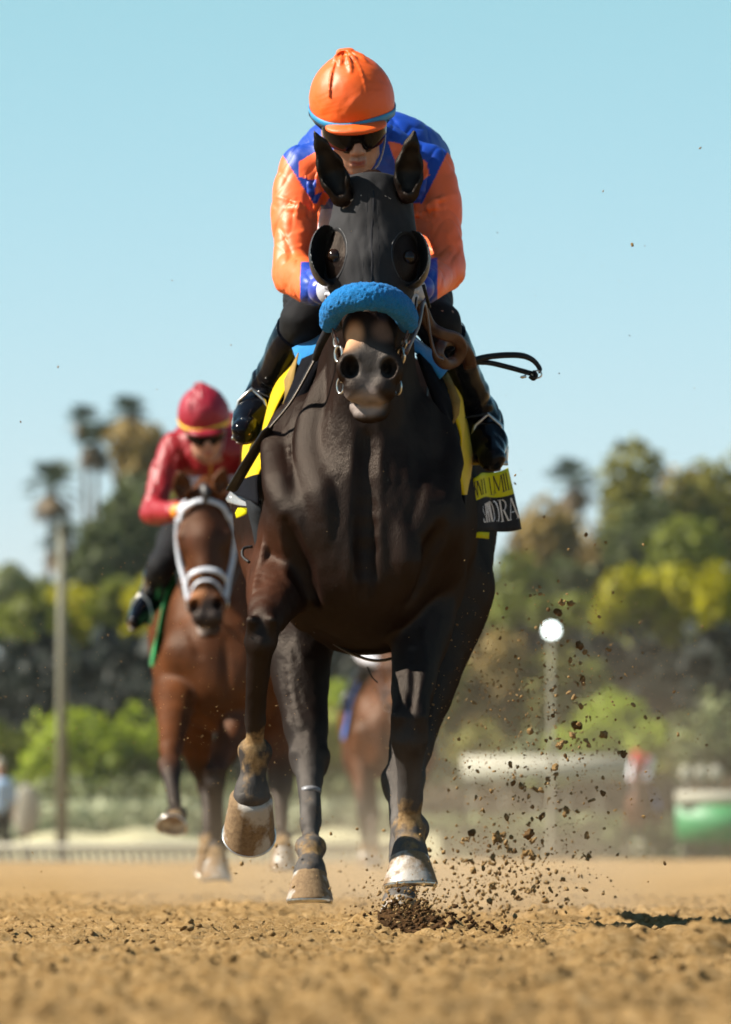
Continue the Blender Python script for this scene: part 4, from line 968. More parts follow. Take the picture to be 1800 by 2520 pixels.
def coat_bay(V, HP, P_):
    x, y, z = V[:, 0], V[:, 1], V[:, 2]
    c = np.empty((len(V), 4), np.float32); c[:, :3] = np.array((.058, .019, .0062))
    def blend(w, col): c[:, :3] = c[:, :3] * (1 - w[:, None]) + np.array(col)[None] * w[:, None]
    blend(smooth01(z, .66, .50), (.016, .012, .011))
    for q in (-1, 1): blend(smooth01(np.linalg.norm((V - np.array(HP(q * .07, .24, -.02))) * np.array([1.4, 1, .8]), axis=1), .08, .03) * .6, (.05, .018, .010))
    blend(smooth01(np.linalg.norm((V - np.array(HP(.05, .22, -.02))) * np.array([1, 1, .5]), axis=1), .11, .05) * .6, (.040, .013, .006)); c[:, :3] *= (1 + .35 * fbm(x * 7, y * 5, z * 6, 4, 51))[:, None]  # right half of the face: shade put into the coat colour; then random dapple
    blend(smooth01(np.linalg.norm(V - np.array(HP(0, .57, -.06)), axis=1), .11, .06), (.020, .014, .013))
    blend(smooth01(np.linalg.norm((V - np.array(HP(-.04, .46, -.03))) * np.array([1.2, 1, .7]), axis=1), .07, .03) * .8, (.26, .10, .035))
    blend(smooth01(np.linalg.norm(V - np.array(HP(-.02, .61, -.10)), axis=1), .05, .03), (.22, .18, .16))
    d = .20 * smooth01(z, .55, .2)
    for J in list(P_['fore']) + list(P_['hind']): d = np.maximum(d, .38 * smooth01(np.linalg.norm(V - np.array(J['pts'][4]), axis=1), .14, .06))
    c[:, 3] = d; return c
MAT['white_strap'] = simple('white_strap', (.50, .52, .57), .45, var=.06)
MAT['green_cloth'] = simple('green_cloth', (.01, .30, .08), .6, var=.15, nscale=12)
MAT['maroon_band'] = simple('gold_band', (.80, .50, .03), .5, var=.08)
def simple_tack(root, HP, HM, strap, cloth, blankets=True):
    mb = MB(); L = lambda pts, r=.009: mb.tube(spline([HP(*p) for p in pts], 5), r, 8, flat=(1.2, .5))
    L([(-.108, .14, -.06), (-.085, .095, -.02), (-.04, .075, .004), (0, .07, .008), (.04, .075, .004), (.085, .095, -.02), (.108, .14, -.06)], .011); mb.build('browband', strap, root)
    mb = MB(); L([(-.075, .50, -.08), (-.060, .455, -.03), (-.03, .43, -.008), (0, .425, -.004), (.03, .43, -.008), (.060, .455, -.03), (.075, .50, -.08)], .0075); mb.build('drop_noseband', strap, root)
    mb = MB(); L([(-.085, .43, -.11), (-.080, .405, -.05), (-.055, .39, -.008), (0, .38, .004), (.055, .39, -.008), (.080, .405, -.05), (.085, .43, -.11)], .0125); mb.build('noseband', strap, root)
    for q in (-1, 1):
        mb = MB(); L([(q * .112, .12, -.05), (q * .122, .20, -.08), (q * .116, .30, -.09), (q * .095, .40, -.075), (q * .080, .50, -.06)], .009); mb.build('cheekpiece', strap, root)
        mb = MB(); c = HP(q * .076, .515, -.065); mb.tube([c + Vector((sin(a) * .012, -sin(a) * .014, cos(a) * .020)) for a in [2 * pi * i / 16 for i in range(16)]], .004, 8, closed=True); mb.build('bit_ring', MAT['steel'], root)
        mb = MB(); mb.ball(HP(q * .094, .212, -.058), .022, 14, 10); mb.build('eye', MAT['eye'], root)
    mb = MB(); mb.tube(spline([HP(.078, .515, -.06), HP(.12, .3, -.25), (.10, .45, 1.50), (.08, .50, 1.62)], 5), .007, 8, flat=(1, .5)); mb.tube(spline([HP(-.078, .515, -.06), HP(-.14, .3, -.25), (-.14, .45, 1.50), (-.12, .50, 1.62)], 5), .007, 8, flat=(1, .5)); mb.build('rein', MAT['black_leather'], root)
    for q in (-1, 1):
        mb = MB(); G = []
        for i in range(9):
            t = i / 8; G.append([Vector((q * lerp(.10, .335, math.sqrt(t)) + q * .012 * sin(j * 1.4 + t * 4), 1.02 + .09 * j - .03 * t, lerp(1.57, 1.03, t) - .02 * sin(j))) for j in range(7)])
        mb.grid(G); mb.build('saddle_cloth', cloth, root, solid=.006)
    mb = MB(); mb.grid([[Vector((.17 * sin(a) * 1.02, .98 + .06 * j, 1.60 - .10 * (1 - cos(a)) + .02 * j)) for a in [R(-85 + 17 * i) for i in range(11)]] for j in range(8)]); mb.build('saddle', MAT['black_leather'], root, solid=.02)
    mb = MB(); mb.tube([Vector((.33 * sin(a), 1.15, 1.12 + -.385 * cos(a) * (1 if cos(a) > 0 else .9))) for a in [R(-100 + 10 * i) for i in range(21)]], .035, 8, flat=(.2, 1), side=(0, 1, 0)) if False else None
horse_b = tag(empty('race_horse', RB), 'bay racehorse with white bridle running second behind the dark leading horse', 'horse')
body_b, HPb, HMb, HSb = build_horse(horse_b, POSE_B, {'coat': MAT['coat_bay']}, coat=coat_bay, h=.008, rich=False)
simple_tack(horse_b, HPb, HMb, MAT['white_strap'], MAT['green_cloth']); horse_tail(horse_b, MAT['tail'])
mb = MB(); mb.tube([HPb(0, -.01, -.05), HPb(.02, .03, .02), HPb(.01, .09, .012)], [.022, .026, .006], 8); mb.build('forelock', MAT['tail'], horse_b)
add_hooves(horse_b, POSE_B, [((.0, -.45, .8), (-.10, -.80, -.50), .05, .068, .085), ((0, -1, 0), (0, -.15, -1), .048, .066, .085), ((0, -1, 0), (0, .5, -1), .045, .064, .08), ((0, -1, 0), (0, .1, -1), .045, .064, .08)])
def shifted(K, off, **kw):
    off = Vector(off); Q = dict(K)
    for k in ('sh', 'el', 'wr', 'gp', 'hip', 'kn', 'an', 'to'): Q[k] = [Vector(p) + off for p in K[k]]
    Q['head'] = Vector(K['head']) + off; Q['neck'] = Vector(K['neck']) + off; Q.update(kw); return Q
RIDER_B = shifted(RIDER_A, (-.06, 0, -.11), roll=-6, jersey=plain((.25, .004, .009), (.45, .22, .03)), cap=(.26, .004, .018), peak=(.26, .004, .018), band=MAT['maroon_band'], breeches=MAT['breeches'],
                  cuff=simple('orange_cuff', (.75, .25, .02), .5))
RIDER_B['el'][0] = Vector((-.315, .68, 1.665)); RIDER_B['wr'][0] = Vector((-.205, .44, 1.66)); RIDER_B['gp'][0] = Vector((-.15, .37, 1.66)); RIDER_B['sh'][0] = Vector((-.225, .84, 1.96))
RIDER_B['an'][0] = B(352, 1470, 14.2) + Vector((.04, 0, 0)); RIDER_B['to'][0] = B(330, 1530, 14.0); RIDER_B['kn'][0] = B(395, 1400, 13.9)
rider_b = tag(empty('person', RB), 'jockey in maroon silks and maroon helmet with yellow band on the bay horse running second', 'jockey')
build_rider(rider_b, RIDER_B, h=.0065)

# ------------------------------------------------------------------ third horse and the far rider: one build, copied
RC = Vector((.17, 37.0, 0))
POSE_C = dict(poll=(.03, .34, 1.76), tilt=22, yaw=6, roll=-3, dz=-.04,
              fore=[dict(pts=[(-.165, .52, 1.05), (-.19, .62, .92), (-.19, .42, .50), (-.17, .40, .22), (-.17, .37, .16)], back=Vector((0, .03, 0))),
                    dict(pts=[(.165, .52, 1.05), (.14, .64, .90), (.10, .20, .62), (.10, .45, .40), (.10, .50, .34)], back=Vector((0, .025, 0)))],
              hind=[dict(pts=[(-.20, 2.05, 1.17), (-.22, 1.62, .90), (-.12, 1.55, .46), (-.10, 1.30, .20), (-.10, 1.25, .14)]), dict(pts=[(.20, 2.05, 1.17), (.24, 1.66, .90), (.12, 1.75, .46), (.10, 1.55, .20), (.10, 1.50, .14)])],
              ears=[((-.04, .34, 1.77), (-.07, .33, 1.91), 1), ((.09, .34, 1.77), (.11, .33, 1.91), -1)])
horse_c = tag(empty('race_horse', RC), 'chestnut racehorse running third seen through the legs of the dark leading horse', 'horse')
_, HPc, HMc, HSc = build_horse(horse_c, POSE_C, {'coat': MAT['coat_bay']}, coat=coat_bay, h=.011, rich=False)
MAT['blue_cloth'] = simple('blue_cloth', (.01, .12, .5), .6); MAT['gold_cloth'] = simple('gold_cloth', (.75, .42, .03), .6)
simple_tack(horse_c, HPc, HMc, MAT['leather'], MAT['blue_cloth']); horse_tail(horse_c, MAT['tail'])
add_hooves(horse_c, POSE_C, [((0, -1, 0), (0, -.15, -1), .048, .066, .085)] * 4)
RIDER_C = shifted(RIDER_A, (.0, 0, -.10), jersey=plain((.62, .62, .68), (.02, .1, .5)), cap=(.05, .10, .45), peak=(.05, .10, .45), band=MAT['white_strap'], cuff=MAT['white_strap'])
rider_c = tag(empty('person', RC), 'jockey in white and blue silks on the chestnut horse behind the leading horse\'s legs', 'jockey')
build_rider(rider_c, RIDER_C, h=.010)
def copy_tree(o, parent=None):
    c = o.copy(); COL.objects.link(c); c.parent = parent
    for ch in [q for q in o.children]: copy_tree(ch, c)
    return c
RD = P(1556, 2080, 150); RD.z = 0
horse_d = copy_tree(horse_c); horse_d.location = RD; horse_d.rotation_euler = (0, 0, R(-14)); horse_d.name = 'race_horse'
tag(horse_d, 'distant blurred brown horse far back on the track at the right', 'horse')
rider_d = tag(empty('person', RD, R(-14)), 'distant blurred rider in red vest and helmet with white sleeves at the right', 'rider')
def jersey_red(V):
    c = np.tile(np.array((.75, .76, .80)), (len(V), 1)).astype(np.float32); m = np.abs(V[:, 0]) < .165; c[m] = (.50, .02, .03); return c
RIDER_D = shifted(RIDER_A, (0, .1, -.02), jersey=jersey_red, cap=(.62, .02, .02), peak=(.62, .02, .02), band=MAT['maroon_band'], cuff=MAT['white_strap'])
build_rider(rider_d, RIDER_D, h=.012)
# ------------------------------------------------------------------ the track
def soil_mat(name, a, b_, c_, s=1.0, rough=.95):
    m, nt, b, _ = new_mat(name)
    n1 = noise(nt, 1.3 * s, 5, .6); n2 = noise(nt, 42 * s, 6, .7); n3 = noise(nt, 260 * s, 4, .7)
    r1 = ramp(nt, n2.outputs[0], [(.30, a), (.48, b_), (.70, c_)]); r0 = ramp(nt, n1.outputs[0], [(.3, .80), (.7, 1.14)]); r3 = ramp(nt, n3.outputs[0], [(.3, .82), (.7, 1.15)])
    c = mixc(nt, 1.0, r1.outputs[0], r0.outputs[0], 'MULTIPLY'); c = mixc(nt, 1.0, c, r3.outputs[0], 'MULTIPLY'); nt.links.new(c, b.inputs['Base Color'])
    b.inputs['Roughness'].default_value = rough; b.inputs['Specular IOR Level'].default_value = .08
    bump(nt, b, n3.outputs[0], 1.0, .010); return m
MAT['soil'] = soil_mat('track_soil', (.185, .102, .034), (.340, .208, .080), (.46, .31, .15))
MAT['clod'] = soil_mat('soil_clods', (.175, .098, .034), (.335, .205, .080), (.47, .32, .16), 1.5)
MAT['moist'] = soil_mat('moist_soil', (.045, .021, .008), (.085, .042, .016), (.15, .082, .032), 1.5)
MAT['damp'] = soil_mat('damp_soil', (.085, .044, .017), (.17, .095, .038), (.27, .165, .075), 1.5)
def height(x, y):
    z = np.zeros_like(x) if hasattr(x, 'shape') else 0
    o = np.float32(0)
    h = .010 * fbm(x * 1.1, y * .8, z + o, 3, 71)
    row = y * 5.2 - x * 3.1 + .55 * vnoise(x * 1.7, y * .9, z + o, 73)                      # harrow rows, oblique to the camera
    amp = .0075 + .006 * smooth01(-y, 1.5, 5)
    h = h + amp * (np.sin(row * 2 * pi * .32) + .5 * np.sin(row * 2 * pi * .83 + 1.3))
    r1 = 1 - np.abs(vnoise(x * 17, y * 15, z + o, 79)); h = h + .016 * (r1 ** 4 - .3) * (1 + .6 * vnoise(x * 3.1, y * 2.3, z + o, 97))
    r2 = 1 - np.abs(vnoise(x * 41, y * 37, z + o, 83)); h = h + .014 * (r2 ** 3 - .4)
    h = h + .0045 * vnoise(x * 95, y * 90, z + o, 89)
    # furrow with a steep bank on the right, hoof scrapes
    bk = .060 * np.exp(-((y + 4.9 - .55 * (x - .5)) / .20) ** 2) * smooth01(x, .24, .50) * (1 + .4 * vnoise(x * 9, y * 9, z + o, 44)) - .030 * np.exp(-((y + 4.4 - .5 * (x - .5)) / .42) ** 2) * smooth01(x, .12, .5)
    bk = bk + .022 * np.exp(-((y + 4.6 - .4 * x) / .22) ** 2) * smooth01(x, -.05, .15) * smooth01(x, .42, .30)
    h = h + bk
    for (cx, cy, rr, dp) in ((.45, 3.3, .22, .030), (.80, 3.9, .22, .035), (-.55, 4.5, .25, .03), (.95, 1.4, .2, .03), (-.25, .2, .16, .02), (-1.0, 2.6, .25, .03), (.1, 7.5, .5, .04), (-.7, 12.6, .5, .03)):
        d2 = (x - cx) ** 2 + ((y - cy) * .7) ** 2; h = h - dp * np.exp(-d2 / rr ** 2) + dp * .8 * np.exp(-(np.sqrt(d2) - rr * 1.25) ** 2 / (.07) ** 2)
    # soil thrown up in front of the landing hind foot
    px_, py_ = x - .110, y - .10
    mnd = .060 * np.exp(-(px_ / .075) ** 2 - (py_ / .50) ** 2) + .030 * np.exp(-((x - .20) / .07) ** 2 - ((y + .9) / .5) ** 2) + .030 * np.exp(-((x - .0) / .09) ** 2 - ((y + .35) / .5) ** 2)
    return h + mnd * (1 + .35 * vnoise(x * 30, y * 25, z + o, 91))
ys = [-11.2]
while ys[-1] < 16:
    ys.append(ys[-1] + .0125 * max(1, (ys[-1] + 20) / 16))
ys = np.array(ys, np.float32); xs = np.concatenate([np.linspace(-4.2, -2.45, 50), np.arange(-2.4, 2.4, .0135), np.linspace(2.45, 4.2, 50)]).astype(np.float32)
gx, gy = np.meshgrid(xs, ys); ed = smooth01(np.abs(gx), 4.2, 2.3) * smooth01(gy, 15.9, 12.5); gz = (height(gx, gy) * ed - .058 * (1 - ed)).astype(np.float32)
V = np.stack([gx.ravel(), gy.ravel(), gz.ravel()], 1); n_x, n_y = len(xs), len(ys)
i = np.arange(n_y - 1)[:, None] * n_x + np.arange(n_x - 1)[None, :]; i = i.ravel()
F = np.stack([i, i + 1, i + n_x + 1, i + n_x], 1)
mask = smooth01(np.exp(-((V[:, 0] - .13) / .12) ** 2 - ((V[:, 1] + .35) / .9) ** 2), .25, .7)
track = link('dirt_track', np_mesh('dirt_track', V, F, mat_idx=(mask[F[:, 0]] > .5).astype(int)), [MAT['soil'], MAT['moist']]); tag(track, kind='structure')
# far part of the track and the ground beyond, one coarse sheet a little lower
ys2 = np.concatenate([np.arange(-26, 16, .6), np.geomspace(16, 125, 220)]).astype(np.float32); xs2 = np.concatenate([np.linspace(-60, -5, 30), np.linspace(-4.8, 4.8, 90), np.linspace(5, 60, 30)]).astype(np.float32)
gx, gy = np.meshgrid(xs2, ys2); gz = -.05 + .018 * fbm(gx * 1.4, gy * .55, np.zeros_like(gx), 4, 71) * smooth01(gy, 10, 22) - .0004 * np.maximum(gy - 60, 0)
gz = np.where(gy > 15, gz + .030 * smooth01(gy, 16, 26), gz)
V = np.stack([gx.ravel(), gy.ravel(), gz.ravel()], 1); n_x, n_y = len(xs2), len(ys2); i = (np.arange(n_y - 1)[:, None] * n_x + np.arange(n_x - 1)[None, :]).ravel()
far = link('track_far', np_mesh('track_far', V.astype(np.float32), np.stack([i, i + 1, i + n_x + 1, i + n_x], 1)), MAT['soil']); tag(far, kind='structure'); far.name = 'far_track'
MAT['turf'] = simple('dry_turf', (.14, .16, .055), .95, var=.35, nscale=.6)
mb = MB(); mb.grid([[Vector((x, y, -.16 - .0 * y)) for x in (-2500, -60, 60, 2500)] for y in (-60, 40, 400, 4500)]); tag(mb.build('ground', MAT['turf']), kind='structure')

# ------------------------------------------------------------------ clods
ICO_V, ICO_F = None, None
def ico(sub):
    bm = bmesh.new(); bmesh.ops.create_icosphere(bm, subdivisions=sub, radius=1); v = np.array([q.co[:] for q in bm.verts]); bm.verts.ensure_lookup_table(); f = np.array([[q.index for q in p.verts] for p in bm.faces]); bm.free(); return v, f
ICO1, ICO2, ICO3 = ico(1), ico(2), ico(3)
def clod_cloud(pos, rad, base=ICO1, flat=.75, stretch=1.0, seed=0):
    bv, bf = base; n = len(pos); rg = np.random.default_rng(seed); k = len(bv)
    q = rg.normal(size=(n, 3, 3)); q, _ = np.linalg.qr(q)
    sc = rg.uniform(.40, 1.35, (n, 1, 3)); jit = rg.uniform(.68, 1.28, (n, k, 1))
    v = bv[None] * jit * sc; v = v @ q; v[:, :, 2] *= flat; v = v * np.asarray(rad)[:, None, None] + np.asarray(pos)[:, None, :]
    f = (bf[None] + (np.arange(n) * k)[:, None, None]).reshape(-1, 3); return v.reshape(-1, 3), f
n = 70000; py_ = -10.8 + 24 * nrg.random(n) ** 1.25; px_ = nrg.uniform(-1, 1, n) * (1.25 + .055 * (py_ + 11)); rr = .0018 + .0080 * nrg.random(n) ** 4
pz_ = height(px_, py_) + rr * .35
V, F = clod_cloud(np.stack([px_, py_, pz_], 1), rr, ICO1, seed=3)
n = 1300; py_ = -10.9 + 20 * nrg.random(n) ** 1.15; px_ = nrg.uniform(-1, 1, n) * (1.25 + .055 * (py_ + 11)); rr = .006 + .009 * nrg.random(n) ** 3; pz_ = height(px_, py_) + rr * .15
V2, F2 = clod_cloud(np.stack([px_, py_, pz_], 1), rr, ICO2, seed=13); F = np.concatenate([F, F2 + len(V)]); V = np.concatenate([V, V2])
o = link('soil_crumbs', np_mesh('soil_crumbs', V, F), MAT['clod'], smooth=False); tag(o, 'loose crumbs of tan soil scattered over the harrowed track surface', 'soil', kind='stuff')
# the dark heap by the landing foot
n = 2600; a = nrg.normal(size=(n, 2)); cx = .115 + a[:, 0] * .060; cy = .10 + a[:, 1] * .40; t_ = nrg.random(n) < .35; cx = np.where(t_, .19 + a[:, 0] * .07, cx); cy = np.where(t_, -.75 + a[:, 1] * .35, cy)
rr = .0025 + .0075 * nrg.random(n) ** 2.2; pz_ = height(cx, cy) + rr * .4 + np.where(nrg.random(n) < .22, nrg.exponential(.009, n), 0)
V, F = clod_cloud(np.stack([cx, cy, pz_], 1), rr, ICO1, seed=5)
o = link('soil_heap', np_mesh('soil_heap', V, F), MAT['moist'], smooth=False); tag(o, 'dark moist crumbly soil heaped up where the hind hoof lands', 'soil heap', kind='stuff')

# flying clods: the large ones one by one
BIG = [(1443, 1316, 8), (1307, 1466, 9), (1330, 1462, 7), (1384, 1486, 15), (1374, 1508, 13), (1405, 1485, 15), (1383, 1528, 8), (1476, 1518, 7), (1428, 1588, 17), (1440, 1605, 10), (1497, 1598, 11), (1404, 1625, 8), (1435, 1672, 10),
       (1413, 1715, 10), (1400, 1705, 9), (1430, 1738, 8), (1421, 1785, 19), (1410, 1810, 12), (1487, 1808, 16), (1305, 1800, 13), (1362, 1762, 10), (1380, 1834, 14), (1445, 1825, 10), (1450, 1836, 9), (1535, 1856, 12), (1525, 1828, 8),
       (1256, 1881, 13), (1176, 1898, 7), (1393, 1862, 9), (1368, 1888, 12), (1370, 1905, 9), (1347, 1917, 11), (1485, 1953, 12), (1457, 1970, 9), (1485, 1915, 8), (1332, 1945, 9), (1264, 1927, 10), (1285, 1936, 13), (1320, 1944, 9), (1302, 1960, 8),
       (1334, 2010, 13), (1247, 2012, 11), (1390, 2005, 10), (1395, 1994, 11), (1162, 2050, 17), (1152, 2066, 11), (1222, 2062, 20), (1240, 2055, 12), (1300, 2055, 17), (1312, 2070, 12), (1310, 2105, 16), (1295, 2100, 13), (1205, 2082, 10), (1213, 2110, 12),
       (1192, 2126, 11), (1336, 2072, 8), (1268, 2095, 8), (1444, 2056, 10), (1498, 2000, 7), (1585, 2010, 7), (1275, 2210, 13), (1265, 2195, 11), (1210, 2180, 12), (1190, 2200, 10), (1230, 2150, 9), (1355, 2190, 10), (1145, 2230, 9), (1170, 2165, 7), (1637, 2125, 6), (1670, 1808, 7),
       (1485, 2200, 7), (1440, 2190, 9), (1330, 2155, 8), (1160, 2120, 7), (1172, 1963, 6), (1358, 1700, 8), (1310, 1745, 7), (1362, 1735, 7), (1620, 1768, 6), (1560, 1735, 8), (1660, 1703, 6), (1540, 1660, 6), (1375, 1430, 6), (1400, 1352, 5), (1465, 1340, 4),
       (1557, 602, 5), (1485, 470, 3), (1724, 364, 4), (1588, 605, 3), (1268, 1190, 5), (1268, 1170, 4), (143, 903, 4), (51, 1038, 3), (1377, 919, 3), (1710, 955, 3), (1320, 1545, 6), (1350, 1500, 7)]
for k_, (a_, b_, r_) in enumerate(BIG):
    Y = rnd.uniform(-.2, 1.6); c = P(a_, b_, Y); rad = r_ / (FPX / (20 + Y)) * .66
    bs = ICO3[0] * np.array([rnd.uniform(.6, 1.0), rnd.uniform(.6, 1.1), rnd.uniform(.7, 1.5)]); V = (bs @ np.array(Matrix.Rotation(rnd.uniform(-1.2, 1.2), 3, 'Y'))) * rad; F = ICO3[1]
    V = V * (1 + .30 * vnoise(V[:, 0:1] * 1.1 / rad + k_ * 7, V[:, 1:2] * 1.1 / rad, V[:, 2:3] * 1.1 / rad, 6) + .24 * vnoise(V[:, 0:1] * 2.9 / rad + k_, V[:, 1:2] * 2.9 / rad, V[:, 2:3] * 2.9 / rad, 16) + .10 * nrg.uniform(-1, 1, (len(V), 1)) + .0 * fbm(V[:, 0:1] * 160 + k_, V[:, 1:2] * 160, V[:, 2:3] * 160, 3, k_) + .10 * vnoise(V[:, 0:1] * 60, V[:, 1:2] * 60, V[:, 2:3] * 60 + k_, 2))
    if r_ > 10:
        for q in range(3):
            d = Vector((rnd.uniform(-1, 1), rnd.uniform(-1, 1), rnd.uniform(-1, 1))).normalized() * rad * .9
            V2, F2 = clod_cloud([d], [rad * rnd.uniform(.35, .55)], ICO2, 1.0, seed=500 + k_ * 4 + q); F = np.concatenate([F, F2 + len(V)]); V = np.concatenate([V, V2])
    o = link('dirt_clod', np_mesh('dirt_clod', V, F), MAT['clod'] if k_ % 4 else MAT['damp'], smooth=False); o.location = c
    tag(o, 'clod of brown dirt thrown up and hanging in the air', 'dirt clod', 'dirt clods flying through the air behind the leading horse')
# fine spray: nobody could count it
def spray(n, fx, fy, Y0, Y1, r0, r1, pw, seed):
    rg = np.random.default_rng(seed); X = fx(rg, n); Yp = fy(rg, n); Y = rg.uniform(Y0, Y1, n); s = FPX / (20 + Y)
    rr = (r0 + (r1 - r0) * rg.random(n) ** pw); return np.stack([(X - 900) / s, Y, CAMZ + (HOR - Yp) / s], 1), rr
S = [spray(2300, lambda g, n: 1340 + 130 * g.normal(size=n), lambda g, n: 1830 + 190 * g.normal(size=n), -.3, 3, .0012, .0055, 4, 1),
     spray(1500, lambda g, n: 1130 + 90 * g.normal(size=n), lambda g, n: 1760 + 170 * g.normal(size=n), .8, 4, .0008, .0028, 3, 2),
     spray(1000, lambda g, n: 1230 + 110 * g.normal(size=n), lambda g, n: 2175 + 75 * g.normal(size=n), -.3, 2.5, .0015, .0085, 3.2, 3),
     spray(900, lambda g, n: g.uniform(0, 760, n), lambda g, n: 1720 + 230 * g.normal(size=n), .2, 3, .0007, .0026, 4, 4),
     spray(220, lambda g, n: g.uniform(0, 1800, n), lambda g, n: g.uniform(500, 1500, n), 0, 3, .0006, .0020, 4, 5),
     spray(900, lambda g, n: 1620 + 120 * g.normal(size=n), lambda g, n: 1780 + 130 * g.normal(size=n), .5, 4, .0007, .0024, 4, 7),
     spray(500, lambda g, n: 1010 + 60 * g.normal(size=n), lambda g, n: 2225 + 30 * g.normal(size=n), -.6, .6, .0015, .006, 3, 8),
     spray(260, lambda g, n: 730 + 120 * g.normal(size=n), lambda g, n: 2150 + 70 * g.normal(size=n), .5, 6, .0015, .006, 3, 6)]
pos = np.concatenate([q[0] for q in S]); rad = np.concatenate([q[1] for q in S]); ok = pos[:, 2] > .02; V, F = clod_cloud(pos[ok], rad[ok], ICO1, 1.0, seed=9)
o = link('flying_grit', np_mesh('flying_grit', V, F), MAT['clod'], smooth=False); tag(o, 'fine spray of brown grit hanging in the air around the horses', 'grit', kind='stuff')
# ------------------------------------------------------------------ trees and hedges beyond the track
def leaf_mat(name, col, tr=.25):
    m, nt, b, out = new_mat(name)
    r = ramp(nt, noise(nt, .55, 4, .6).outputs[0], [(.3, tuple(c * .6 for c in col)), (.7, tuple(c * 1.5 for c in col))]); nt.links.new(r.outputs[0], b.inputs['Base Color'])
    b.inputs['Roughness'].default_value = .6; b.inputs['Specular IOR Level'].default_value = .25
    t = N(nt, 'ShaderNodeBsdfTranslucent'); nt.links.new(r.outputs[0], t.inputs[0]); mx = N(nt, 'ShaderNodeMixShader'); mx.inputs[0].default_value = tr
    nt.links.new(b.outputs[0], mx.inputs[1]); nt.links.new(t.outputs[0], mx.inputs[2]); nt.links.new(mx.outputs[0], out.inputs[0]); return m
LM = {'olive': leaf_mat('olive_leaves', (.150, .140, .022)), 'brown': leaf_mat('dry_leaves', (.20, .135, .036)), 'dark': leaf_mat('dark_leaves', (.050, .062, .014), .1), 'green': leaf_mat('green_leaves', (.110, .125, .010)),
      'yellow': leaf_mat('yellow_green_leaves', (.32, .29, .006), .4), 'lime': leaf_mat('lime_leaves', (.23, .28, .022), .45), 'grey': leaf_mat('grey_green_leaves', (.15, .165, .07)), 'shade': leaf_mat('shade_toned_leaves', (.008, .012, .006), .02)}  # 'shade' leaves: shade under the trees put into a near-black leaf colour
MAT['bark'] = simple('bark', (.10, .075, .055), .9, var=.3, nscale=4)
def crown_mesh(name, w, h, nleaf, leaf, seed, clumps=16, dep=None):
    """leaf-sized faces spread in clumps through an uneven crown of width w, height h (base at z = 0)"""
    rg = np.random.default_rng(seed); dep = dep or w * .8
    u = rg.normal(size=(clumps, 3)); u /= np.linalg.norm(u, axis=1)[:, None]; u *= rg.uniform(.15, .74, (clumps, 1)); cc = u * np.array([w / 2, dep / 2, h / 2]) + np.array([0, 0, h / 2]); cr = rg.uniform(.20, .38, clumps) * min(w, h)
    k = rg.integers(0, clumps, nleaf); d = rg.normal(size=(nleaf, 3)); d /= np.linalg.norm(d, axis=1)[:, None]; p = cc[k] + d * (cr[k] * rg.uniform(.55, 1.0, nleaf) ** .5)[:, None]
    a = rg.normal(size=(nleaf, 3)); a /= np.linalg.norm(a, axis=1)[:, None]; b = np.cross(a, d + .4 * rg.normal(size=(nleaf, 3))); b /= np.linalg.norm(b, axis=1)[:, None] + 1e-6
    s = leaf * rg.uniform(.6, 1.3, nleaf)[:, None]; V = np.stack([p - a * s - b * s * .6, p + a * s - b * s * .5, p + a * s * .8 + b * s * .6, p - a * s * .7 + b * s * .5], 1).reshape(-1, 3)
    F = np.arange(nleaf * 4).reshape(-1, 4); return np_mesh(name, V, F)
def trunk(root, H, r, spread, top):
    mb = MB(); mb.tube(spline([(0, 0, -.3), (.1 * spread * .2, 0, H * .4), (0, 0, H)], 4), [r * (1.25 - .8 * i / 8) for i in range(9)], 8)
    for k in range(6):
        a = 2 * pi * k / 6 + rnd.random(); z = H * rnd.uniform(.45, .95); e = Vector((cos(a) * spread * .33, sin(a) * spread * .3, z + (top - z) * rnd.uniform(.4, .75)))
        mb.tube(spline([(0, 0, z), Vector((0, 0, z)).lerp(e, .5) + Vector((0, 0, -.03 * H)), e], 3), [r * .45, r * .4, r * .35, r * .3, r * .22, r * .15, r * .08], 6)
    return mb.build('trunk', MAT['bark'], root)
COLW = {'olive': 'olive green', 'brown': 'brownish dry leaved', 'dark': 'dark green', 'green': 'mid green', 'yellow': 'yellow green', 'lime': 'bright lime green', 'grey': 'grey green', 'shade': 'very dark'}
def plant(kind, px, top, wpx, D, mat, base=0.0, label=None, nleaf=None, group=None, seed=1, crown_bottom=None):
    s = FPX / D; H = (HOR - top) / s + CAMZ; H *= 1.04 if mat != 'shade' else 1; w = wpx / s; root = empty(kind, ((px - 900) / s, D - 20, -.16))
    tag(root, label, 'tree' if kind.endswith('tree') else ('hedge' if 'hedge' in kind else 'bush'), group)
    cb = (HOR - crown_bottom) / s + CAMZ if crown_bottom else base
    nl = nleaf or 1500; H += .25 * w if kind.endswith('_tree') and mat != 'shade' and False else 0; leaf = 11.5 / s
    c = link('crown', crown_mesh('crown', w * 1.15, H - cb + .16, nl, leaf, seed, clumps=max(10, int(nl / 110))), LM[mat], root, smooth=False); c.location = (0, 0, cb)
    trunk(root, max(cb + (H - cb) * .4, .5), .02 * H + .05, w, H); return root
